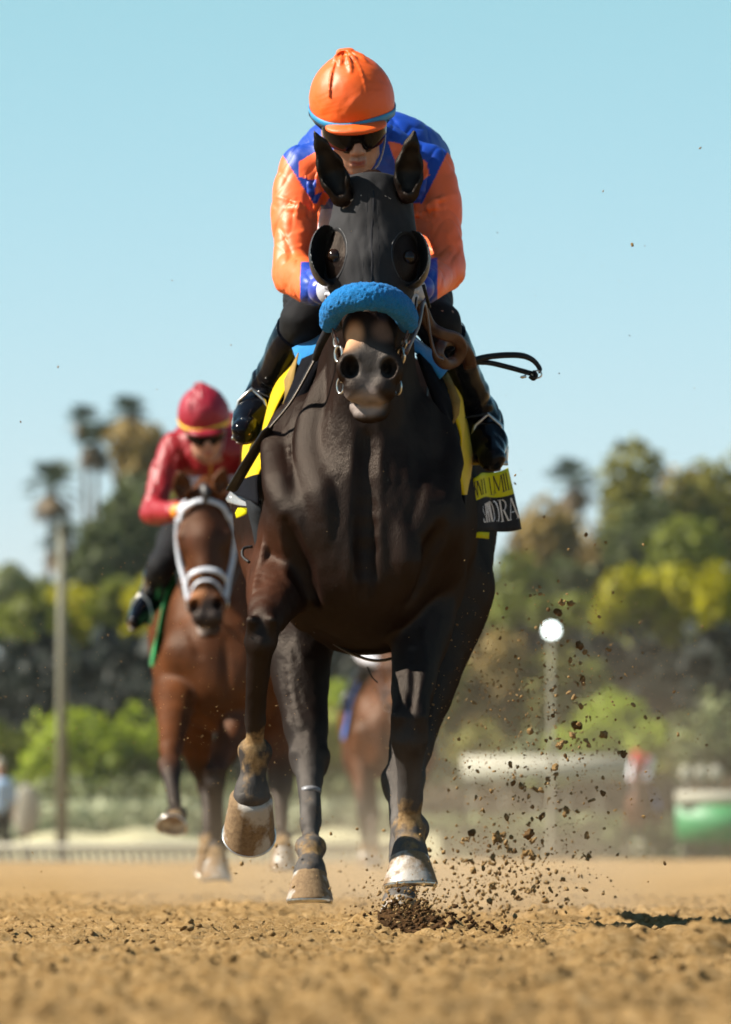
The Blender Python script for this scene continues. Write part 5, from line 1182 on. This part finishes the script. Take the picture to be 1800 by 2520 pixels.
bg_trees = [  # px, top row, width, D, colour, crown bottom row, words
    (1770, 1062, 250, 450, 'olive', 1560, 'tallest olive green tree at the right edge of the picture'), (1690, 1130, 170, 452, 'brown', 1500, 'brownish tree just left of the tallest tree at the right edge'),
    (1565, 1128, 170, 448, 'olive', 1420, 'round topped olive tree right of the lone palm'), (1590, 1250, 220, 440, 'dark', 1560, 'dark tree standing under the round topped olive tree at the right'), (1480, 1300, 200, 455, 'brown', 1560, 'brownish tree under and right of the lone palm'),
    (1345, 1268, 150, 440, 'brown', 1440, 'tan leaved tree left of the lone palm'), (1700, 1300, 220, 430, 'green', 1580, 'green tree below the brownish tree at the right'), (1265, 1395, 170, 430, 'green', 1560, 'low green tree behind the horse\'s quarters at the right'), (1375, 1395, 190, 436, 'dark', 1580, 'dark tree under the tan leaved tree'),
    (1180, 1450, 180, 430, 'dark', 1600, 'dark tree partly hidden by the leading horse\'s hind quarters'), (330, 1078, 115, 450, 'brown', 1190, 'small round brown tree top above the dark trees on the left'), (330, 1178, 170, 445, 'dark', 1480, 'dark tree left of the second jockey\'s elbow'), (425, 1190, 160, 448, 'olive', 1480, 'olive tree behind the second jockey\'s elbow'),
    (240, 1285, 150, 440, 'dark', 1500, 'dark tree right of the large leaning palm'), (520, 1230, 160, 450, 'dark', 1500, 'dark tree behind the bay horse\'s head'), (25, 1395, 110, 430, 'grey', 1600, 'grey green tree at the left edge'), (110, 1440, 120, 430, 'green', 1600, 'green tree near the left edge'),
    (80, 1470, 150, 330, 'green', 1640, 'green tree in the second row near the left edge'), (190, 1455, 150, 332, 'yellow', 1620, 'yellow green tree behind the left light pole'), (300, 1440, 140, 331, 'green', 1640, 'green tree left of the bay horse\'s shoulder'), (385, 1450, 140, 330, 'yellow', 1640, 'yellow green tree beside the bay horse\'s shoulder'),
    (510, 1460, 180, 333, 'green', 1660, 'green tree behind the bay horse\'s neck'), (760, 1500, 260, 334, 'green', 1700, 'green tree behind the leading horse\'s forelegs'), (1000, 1500, 260, 334, 'olive', 1700, 'olive tree behind the leading horse\'s belly'),
    (1180, 1520, 170, 331, 'olive', 1680, 'olive tree right of the leading horse\'s thigh'), (1300, 1500, 190, 330, 'green', 1660, 'green tree behind the lamp globe'), (1440, 1480, 170, 332, 'green', 1640, 'green tree right of the lamp globe'), (1530, 1425, 130, 329, 'yellow', 1600, 'yellow green tree under the round topped olive tree'),
    (1640, 1430, 150, 330, 'yellow', 1620, 'wide yellow green tree right of centre on the right side'), (1785, 1370, 130, 328, 'yellow', 1680, 'bright yellow tree at the right edge'), (1700, 1460, 120, 333, 'green', 1660, 'green tree between the two yellow trees at the right')]
for k, (a, t, w, D, m, cb, lab) in enumerate(bg_trees):
    plant('broadleaf_tree', a, t, w, D, m, crown_bottom=cb, label=lab, nleaf=2600, group='trees beyond the race track', seed=k + 3)
mid = [(1090, 1520, 150, 'olive', 'olive tree directly right of the leading horse\'s hock'), (1210, 1560, 170, 'brown', 'brown leaved tree behind the dirt spray left of the lamp post'), (1330, 1600, 170, 'olive', 'olive tree low behind the lamp post'), (1440, 1640, 140, 'green', 'green tree low right of the lamp post')]
for k, (a, t, w, m, lab) in enumerate(mid): plant('broadleaf_tree', a, t, w, 280, m, label=lab, nleaf=2200, group='trees beyond the race track', seed=140 + k, crown_bottom=1850)
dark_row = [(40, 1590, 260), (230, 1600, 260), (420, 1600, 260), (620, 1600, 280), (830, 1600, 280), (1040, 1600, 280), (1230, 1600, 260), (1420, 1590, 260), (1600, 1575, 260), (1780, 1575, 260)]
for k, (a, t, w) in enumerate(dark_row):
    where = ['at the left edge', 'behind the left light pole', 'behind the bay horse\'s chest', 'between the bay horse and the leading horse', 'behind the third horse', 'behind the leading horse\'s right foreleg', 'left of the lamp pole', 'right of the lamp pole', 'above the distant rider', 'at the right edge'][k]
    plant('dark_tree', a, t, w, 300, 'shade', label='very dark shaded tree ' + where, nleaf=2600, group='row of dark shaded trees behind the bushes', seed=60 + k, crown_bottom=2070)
bush = [(182, 1690, 200, 205, 'lime', 'bright lime green bush behind the left light pole'), (340, 1775, 150, 206, 'lime', 'lime green bush left of the bay horse\'s legs'), (20, 1770, 170, 208, 'green', 'green bush at the left edge'), (90, 1800, 150, 212, 'grey', 'grey green bush left of the lime green bush'),
        (470, 1790, 170, 207, 'green', 'green bush behind the bay horse\'s foreleg'), (835, 1650, 150, 240, 'lime', 'lime green bush seen between the leading horse\'s legs'), (780, 1760, 170, 210, 'olive', 'olive bush behind the third horse'), (1010, 1760, 200, 210, 'grey', 'grey green bush behind the right foreleg'),
        (1180, 1760, 190, 212, 'olive', 'olive bush right of the leading horse\'s hock'), (1300, 1790, 140, 209, 'grey', 'grey green bush left of the lamp pole foot'), (1505, 1665, 120, 214, 'lime', 'tall lime green bush right of the lamp pole'), (1450, 1780, 160, 208, 'lime', 'lime green bush behind the flying clods'), (1630, 1730, 170, 210, 'lime', 'lime green bush above the distant rider'),
        (1760, 1765, 190, 206, 'grey', 'grey green bush at the right edge'), (1570, 1790, 150, 212, 'olive', 'olive bush between two lime bushes at the right'), (1690, 1800, 130, 209, 'olive', 'olive bush left of the grey green bush at the right edge')]
for k, (a, t, w, D, m, lab) in enumerate(bush):
    plant('round_bush', a, t - 18, w * 1.3, D, m, label=lab, nleaf=2200, group='bushes in front of the dark trees', seed=90 + k)
# low clipped hedges along the infield
def hedge(px0, px1, top, D, mat, label, seed, d=3.0):
    s = FPX / D; x0, x1 = (px0 - 900) / s, (px1 - 900) / s; H = (HOR - top) / s + CAMZ + .16; w = x1 - x0; big = H > 5; n = int(w * H * (22 if big else 150)) + 500; rg = np.random.default_rng(seed)
    p = np.stack([rg.uniform(0, w, n), rg.uniform(-d / 2, d / 2, n), H * rg.random(n) ** .6], 1); p[:, 2] *= 1 + .12 * vnoise(p[:, 0] * 1.2, p[:, 1], np.zeros(n), seed)
    a = rg.normal(size=(n, 3)); a /= np.linalg.norm(a, axis=1)[:, None]; b = np.cross(a, rg.normal(size=(n, 3))); b /= np.linalg.norm(b, axis=1)[:, None]; q = (.42 if big else .13) * rg.uniform(.6, 1.3, n)[:, None]
    V = np.stack([p - a * q - b * q * .6, p + a * q - b * q * .6, p + a * q + b * q * .6, p - a * q + b * q * .6], 1).reshape(-1, 3)
    o = link('hedge', np_mesh('hedge', V, np.arange(n * 4).reshape(-1, 4)), LM[mat], smooth=False); o.location = (x0, D - 20, -.16); tag(o, label, 'hedge', 'low hedges along the infield'); return o
LM['pale'] = leaf_mat('pale_dry_leaves', (.30, .31, .19), .3); LM['brownish'] = leaf_mat('brown_leaves', (.13, .10, .06))
hedge(-150, 1000, 1975, 190, 'pale', 'long pale dry hedge behind the white rail on the left', 3)
hedge(-150, 1000, 1925, 203, 'grey', 'long grey green hedge behind the pale dry hedge on the left', 4)
hedge(1000, 2000, 1930, 203, 'brownish', 'brown hedge under the long white awning on the right', 5)
hedge(1000, 1650, 2010, 198, 'grey', 'low grey green hedge left of the distant rider', 6, 2)
hedge(1560, 2000, 2045, 186, 'dark', 'dark low hedge under the green and white barrier', 7, 2)

hedge(-200, 2000, 1590, 312, 'shade', 'very dark tall shaded hedge behind all the bushes', 12, 6)  # added backing in the shade-toned leaves, closes gaps in the dark tree row
# ------------------------------------------------------------------ palms
MAT['frond'] = leaf_mat('palm_fronds', (.035, .050, .018), .15); MAT['deadfrond'] = leaf_mat('dry_palm_fronds', (.13, .09, .05), .1)
def palm(px, py, lean, D, rad, label, seed):
    s = FPX / D; H = (HOR - py) / s + CAMZ; rg = random.Random(seed); root = tag(empty('palm_tree', ((px - 900) / s - lean, D - 20, -.16)), label, 'palm tree', 'tall palms beyond the race track')
    mb = MB(); top = Vector((lean, 0, H)); pth = spline([(0, 0, 0), (lean * .25, 0, H * .5), top], 6); mb.tube(pth, [.30 - .16 * i / (len(pth) - 1) for i in range(len(pth))], 8); mb.build('trunk', MAT['bark'], root)
    for name, n, e0, e1, mt in (('crown', 34, -.15, 1.3, MAT['frond']), ('dry_skirt', 26, -1.35, -.35, MAT['deadfrond'])):
        mb = MB()
        for k in range(n):
            a = rg.uniform(0, 2 * pi); e = rg.uniform(e0, e1); L = rad * rg.uniform(.75, 1.1); d = Vector((cos(a) * cos(e), sin(a) * cos(e), sin(e))); w = Vector((-sin(a), cos(a), 0))
            stalk = [top, top + d * L * .5, top + d * L * .8 + Vector((0, 0, -.05 * L))]
            mb.tube(stalk, .03, 4)
            for j in range(9):   # fan of leaf blades
                f = -1 + 2 * j / 8; c = stalk[1]; tip = c + (d * .62 + w * f * .55 + Vector((0, 0, -.12 - .1 * abs(f)))) * L; sd = (w * (1 - abs(f)) + d * .3).normalized() * .07
                mb.add([c - sd * .5, c + sd * .5, tip.lerp(c, .4) + sd, tip, tip.lerp(c, .4) - sd], [(0, 1, 2, 3, 4)])
        mb.build(name, mt, root, smooth=False)
palm(128, 1195, .6, 480, 2.0, 'large palm with a big round head left of the brown tree top', 1); palm(205, 1028, -.4, 500, 1.15, 'small palm head highest on the far left', 2); palm(240, 1082, .5, 490, 1.6, 'palm just below and right of the highest small palm head', 3)
palm(316, 1012, .3, 495, 1.35, 'palm standing alone above the round brown tree top', 4); palm(378, 1080, -.2, 500, 1.0, 'small dark palm head right of the round brown tree top', 5); palm(165, 1330, .3, 470, 1.7, 'low palm under the large round headed palm', 6)
palm(1412, 1182, -.4, 480, 1.75, 'lone palm against the sky on the right', 7)

# ------------------------------------------------------------------ poles, lamp, rails, awning, barrier, distant people
MAT['pole'] = simple('weathered_pole', (.15, .145, .10), .8, var=.15, nscale=3); MAT['white_paint'] = simple('white_paint', (.40, .38, .31), .95, spec=.02, var=.05, nscale=2); MAT['green_paint'] = simple('green_paint', (.02, .22, .07), .5, var=.1, nscale=2)
pr = tag(empty('light_pole', tuple(P(152, 2080, 110)[:2]) + (-.12,)), 'slim grey light pole in front of the lime green bush on the left', 'light pole')
mb = MB(); mb.tube([(0, 0, 0), (0, 0, 3), (0, 0, 5.6)], [.10, .085, .07], 12); mb.build('shaft', MAT['pole'], pr); mb = MB(); mb.tube([(0, 0, 0), (0, 0, .12)], [.2, .17], 12); mb.build('base', MAT['pole'], pr)
mb = MB(); mb.tube([(0, 0, 5.6), (0, 0, 5.7)], [.11, .06], 8); mb.build('cap', MAT['pole'], pr)
lr = tag(empty('street_lamp', tuple(P(1358, 2080, 120)[:2]) + (-.14,)), 'lamp post with a white globe glowing for its sun glint beside the flying clods', 'street lamp'); s = FPX / 140; zt = (HOR - 1552) / s + CAMZ + .14
mb = MB(); mb.tube([(0, 0, 0), (0, 0, .4), (0, 0, .45), (0, 0, zt - .12)], [.12, .09, .055, .045], 12); mb.build('post', MAT['pole'], lr)
gm, nt, b_, _ = new_mat('lamp_globe_glint'); b_.inputs['Base Color'].default_value = (.9, .95, .95, 1); b_.inputs['Emission Color'].default_value = (.85, 1, .97, 1); b_.inputs['Emission Strength'].default_value = 2.5; b_.inputs['Roughness'].default_value = .2  # emission stands in for the sun's glint on the globe
mb = MB(); mb.ball((0, 0, zt), .125, 20, 14); mb.build('globe', gm, lr); mb = MB(); mb.tube([(0, 0, zt - .17), (0, 0, zt - .11)], [.06, .09], 12); mb.build('collar', MAT['pole'], lr)
# white running rail on the left
D = 112; s = FPX / D; rl = tag(empty('rail_fence', (0, D - 20, 0)), 'low white running rail with close upright slats along the left of the track', 'fence'); x0, x1 = (-200 - 900) / s, (1010 - 900) / s
mb = MB(); mb.tube([((x0 + (x1 - x0) * t), 0, .20) for t in (0, .5, 1)], .05, 8); mb.build('top_rail', MAT['white_paint'], rl)
m2 = MB(); k = x0
while k < x1: m2.box((k, 0, .02), (.085, .03, .36)); k += .125
sl_o = m2.build('slats', MAT['white_paint'], rl); sl_o['kind'] = 'stuff'
# berm of pale mown grass behind the rail
LM['bermgrass'] = simple('pale_grass', (.40, .36, .20), .95, var=.18, nscale=1.2, bstr=.5, bscale=20, bdist=.02)
D = 150; s = FPX / D; mb = MB(); G = []
for j in range(9):
    t = j / 8; G.append([Vector(((-420 - 900) / s + i * (1500 / s) / 40, D - 20 - 8 + 16 * t, -.2 + .62 * sin(pi * min(t, .5)) * (1 + .25 * sin(i * .7) * sin(i * .31 + 1)))) for i in range(41)])
mb.grid(G); tag(mb.build('grass_bank', LM['bermgrass']), kind='structure')
# long white awning on posts
D = 200; s = FPX / D; aw = tag(empty('awning', ((1355 - 900) / s, D - 20, -.16)), 'long low white awning on posts behind the flying clods on the right', 'awning'); w = 440 / s; z0 = (HOR - 1922) / s + CAMZ; z1 = (HOR - 1860) / s + CAMZ
mb = MB(); mb.box((0, 0, (z0 + z1) / 2 + .16), (w, .12, z1 - z0)); mb.build('valance', MAT['white_paint'], aw); mb = MB(); mb.grid([[(-w / 2, .08, z1 + .15), (w / 2, .08, z1 + .15)], [(-w / 2, 2.5, z1 + .12), (w / 2, 2.5, z1 + .12)], [(-w / 2, 5, z1 + .15), (w / 2, 5, z1 + .15)]]); mb.build('roof', MAT['white_paint'], aw, solid=.03)
aw.rotation_euler = (0, 0, R(-12))
for k in range(6):
    mb = MB(); mb.tube([(-w / 2 + .2 + (w - .4) * k / 5, .12, 0), (-w / 2 + .2 + (w - .4) * k / 5, .12, z0 + .2)], .05, 8); mb.build('post', MAT['pole'], aw)
# green and white barrier on the right
D = 165; s = FPX / D; ba = tag(empty('barrier', ((1800 - 900) / s, D - 20, -.16)), 'green padded barrier with a white top at the right edge', 'barrier'); w = 270 / s; zt = (HOR - 1950) / s + CAMZ
mb = MB(); mb.box((0, 0, zt - .02 + .06), (w, .7, .27)); mb.build('top_pad', MAT['white_paint'], ba); mb = MB(); mb.box((0, .02, zt - .50), (w * .99, .6, .78)); mb.build('panel', MAT['green_paint'], ba)
for k in range(4):
    mb = MB(); mb.box((-w / 2 + .15 + (w - .3) * k / 3, .1, (zt - .89) / 2), (.09, .3, zt - .88)); mb.build('leg', MAT['pole'], ba)
# round white cushions on a shelf beyond the rider
for k, a_ in enumerate((1690, 1727, 1763)):
    c = P(a_, 1904, 180); mb = MB(); mb.ball((0, 0, 0), (.17, .12, .20), 14, 10); mb.tube([(0, 0, -.2), (0, 0, -c.z - .16)], .03, 6); o = mb.build('white_marker', MAT['white_paint']); o.location = c
    tag(o, ['leftmost', 'middle', 'rightmost'][k] + ' of three round white markers on stakes above the green barrier', 'marker', 'round white markers on stakes')
c = P(65, 1952, 120); c.z = -.15; o = tag(empty('marker_board', c), 'tall white oval marker board near the left edge', 'marker board'); mb = MB(); mb.ball((0, 0, 1.0), (.24, .06, .48), 16, 10); mb.build('board', MAT['white_paint'], o); mb = MB(); mb.tube([(0, 0.02, 0), (0, .02, .7)], .03, 6); mb.build('stake', MAT['pole'], o)
# standing person at the left edge
rp = tag(empty('person', tuple(P(-2, 2080, 112)[:2]) + (-.12,)), 'blurred standing person in a light blue shirt cut by the left edge', 'person')
v = Vol((-.45, -.3, -.02), (.45, .3, 1.85), .014); v.ell((0, 0, 1.66), (.078, .10, .12), .02); v.cone((0, .01, 1.42), (0, 0, 1.56), .06, .05, .03); v.cone((0, 0, 1.32), (0, 0, .98), .14, .13, .06, sc=(1.25, 1, 1))
for q in (-1, 1):
    v.chain([(q * .19, 0, 1.40), (q * .25, .02, 1.12), (q * .24, -.10, .88)], [.055, .042, .03], .03); v.chain([(q * .10, 0, .92), (q * .11, 0, .50), (q * .11, .02, .09)], [.09, .06, .045], .04); v.cone((q * .11, .02, .04), (q * .12, -.14, .03), .04, .035, .02)
    for f in range(5): v.cone((q * (.24), -.10, .86), (q * (.225 + .012 * f), -.13 - .006 * f, .79 + .006 * f), .010, .007, .006)
v.cone((0, -.10, 1.65), (0, -.12, 1.63), .012, .012, .01); V, F = v.mesh(); c = np.tile(np.array((.45, .26, .18)), (len(V), 1)).astype(np.float32); link('body', np_mesh('body', V, F, c), MAT['skin'], rp)
v = Vol((-.45, -.3, .8), (.45, .3, 1.6), .014); v.cone((0, 0, 1.34), (0, 0, .98), .155, .145, .06, sc=(1.25, 1, 1))
for q in (-1, 1): v.chain([(q * .17, 0, 1.42), (q * .25, .02, 1.12)], [.07, .06], .04)
V, F = v.mesh(); link('shirt', np_mesh('shirt', V, F), simple('light_blue_shirt', (.35, .50, .68), .8), rp)
v = Vol((-.3, -.2, .0), (.3, .2, 1.05), .014)
for q in (-1, 1): v.chain([(q * .09, 0, .96), (q * .11, 0, .50), (q * .11, .02, .08)], [.11, .08, .065], .04)
V, F = v.mesh(); link('trousers', np_mesh('trousers', V, F), MAT['breeches'], rp); mb = MB(); mb.ball((0, .01, 1.72), (.095, .12, .10), 14, 8); mb.build('hat', MAT['white_paint'], rp)
# ------------------------------------------------------------------ air: thin haze everywhere, dust kicked up behind the horses
def vol_mat(name, col, dens, noisy=None, aniso=.3):
    m = bpy.data.materials.new(name); m.use_nodes = True; nt = m.node_tree; nt.nodes.clear(); out = nt.nodes.new('ShaderNodeOutputMaterial'); p = nt.nodes.new('ShaderNodeVolumePrincipled')
    p.inputs['Color'].default_value = (*col, 1); p.inputs['Density'].default_value = dens; p.inputs['Anisotropy'].default_value = aniso; nt.links.new(p.outputs[0], out.inputs['Volume'])
    if noisy: noisy(nt, p)
    return m
hz = MB(); hz.box((0, 280, 40), (3200, 700, 84)); ho = hz.build('haze', vol_mat('haze_air', (.78, .80, .74), .00007), smooth=False); tag(ho, kind='stuff')
ho.location = (0, 0, -1.7 + 0)
def dusty(scale, peak, lo_, zf):
    def f(nt, p):
        tc = N(nt, 'ShaderNodeTexCoord'); ge = N(nt, 'ShaderNodeNewGeometry'); n = N(nt, 'ShaderNodeTexNoise', Scale=scale, Detail=3, Roughness=.6); nt.links.new(ge.outputs['Position'], n.inputs['Vector'])
        r = ramp(nt, n.outputs[0], [(lo_, 0), (lo_ + .28, 1)]); sx = N(nt, 'ShaderNodeSeparateXYZ'); nt.links.new(ge.outputs['Position'], sx.inputs[0])
        g = N(nt, 'ShaderNodeMath', operation='MULTIPLY'); nt.links.new(sx.outputs[2], g.inputs[0]); g.inputs[1].default_value = -1.0 / zf
        e = N(nt, 'ShaderNodeMath', operation='EXPONENT'); nt.links.new(g.outputs[0], e.inputs[0]); m1 = N(nt, 'ShaderNodeMath', operation='MULTIPLY'); nt.links.new(e.outputs[0], m1.inputs[0]); nt.links.new(r.outputs[0], m1.inputs[1])
        # soft edge: fades towards the hull of the cloud
        gr = N(nt, 'ShaderNodeTexGradient', gradient_type='SPHERICAL'); nt.links.new(tc.outputs['Object'], gr.inputs[0]); sm = N(nt, 'ShaderNodeMath', operation='MULTIPLY'); nt.links.new(gr.outputs[0], sm.inputs[0]); nt.links.new(m1.outputs[0], sm.inputs[1])
        q = N(nt, 'ShaderNodeMath', operation='MULTIPLY'); nt.links.new(sm.outputs[0], q.inputs[0]); q.inputs[1].default_value = peak; nt.links.new(q.outputs[0], p.inputs['Density'])
    return f
def dust(name, c, r, mat, label):
    mb = MB(); mb.ball((0, 0, 0), 1.0, 20, 12); o = mb.build(name, mat, smooth=False); o.location = c; o.scale = r; tag(o, label, 'dust', kind='stuff'); return o
DM = vol_mat('dust_near', (.80, .60, .40), .1, dusty(1.5, .52, .40, .55), .2); DF = vol_mat('dust_far', (.80, .66, .48), .1, dusty(.5, .009, .25, .6), .2)
dust('dust_cloud', (.55, 5.2, .15), (.95, 3.2, 1.25), DM, 'brown dust cloud hanging behind the leading horse\'s hind legs on the right')
dust('dust_cloud', (-.30, 9.5, .05), (.9, 3.0, .50), DM, 'tan dust rising from the track in front of the bay horse\'s feet')
dust('dust_cloud', (.6, 38, .2), (9, 22, 2.2), DF, 'wide pale dust drifting over the far track')
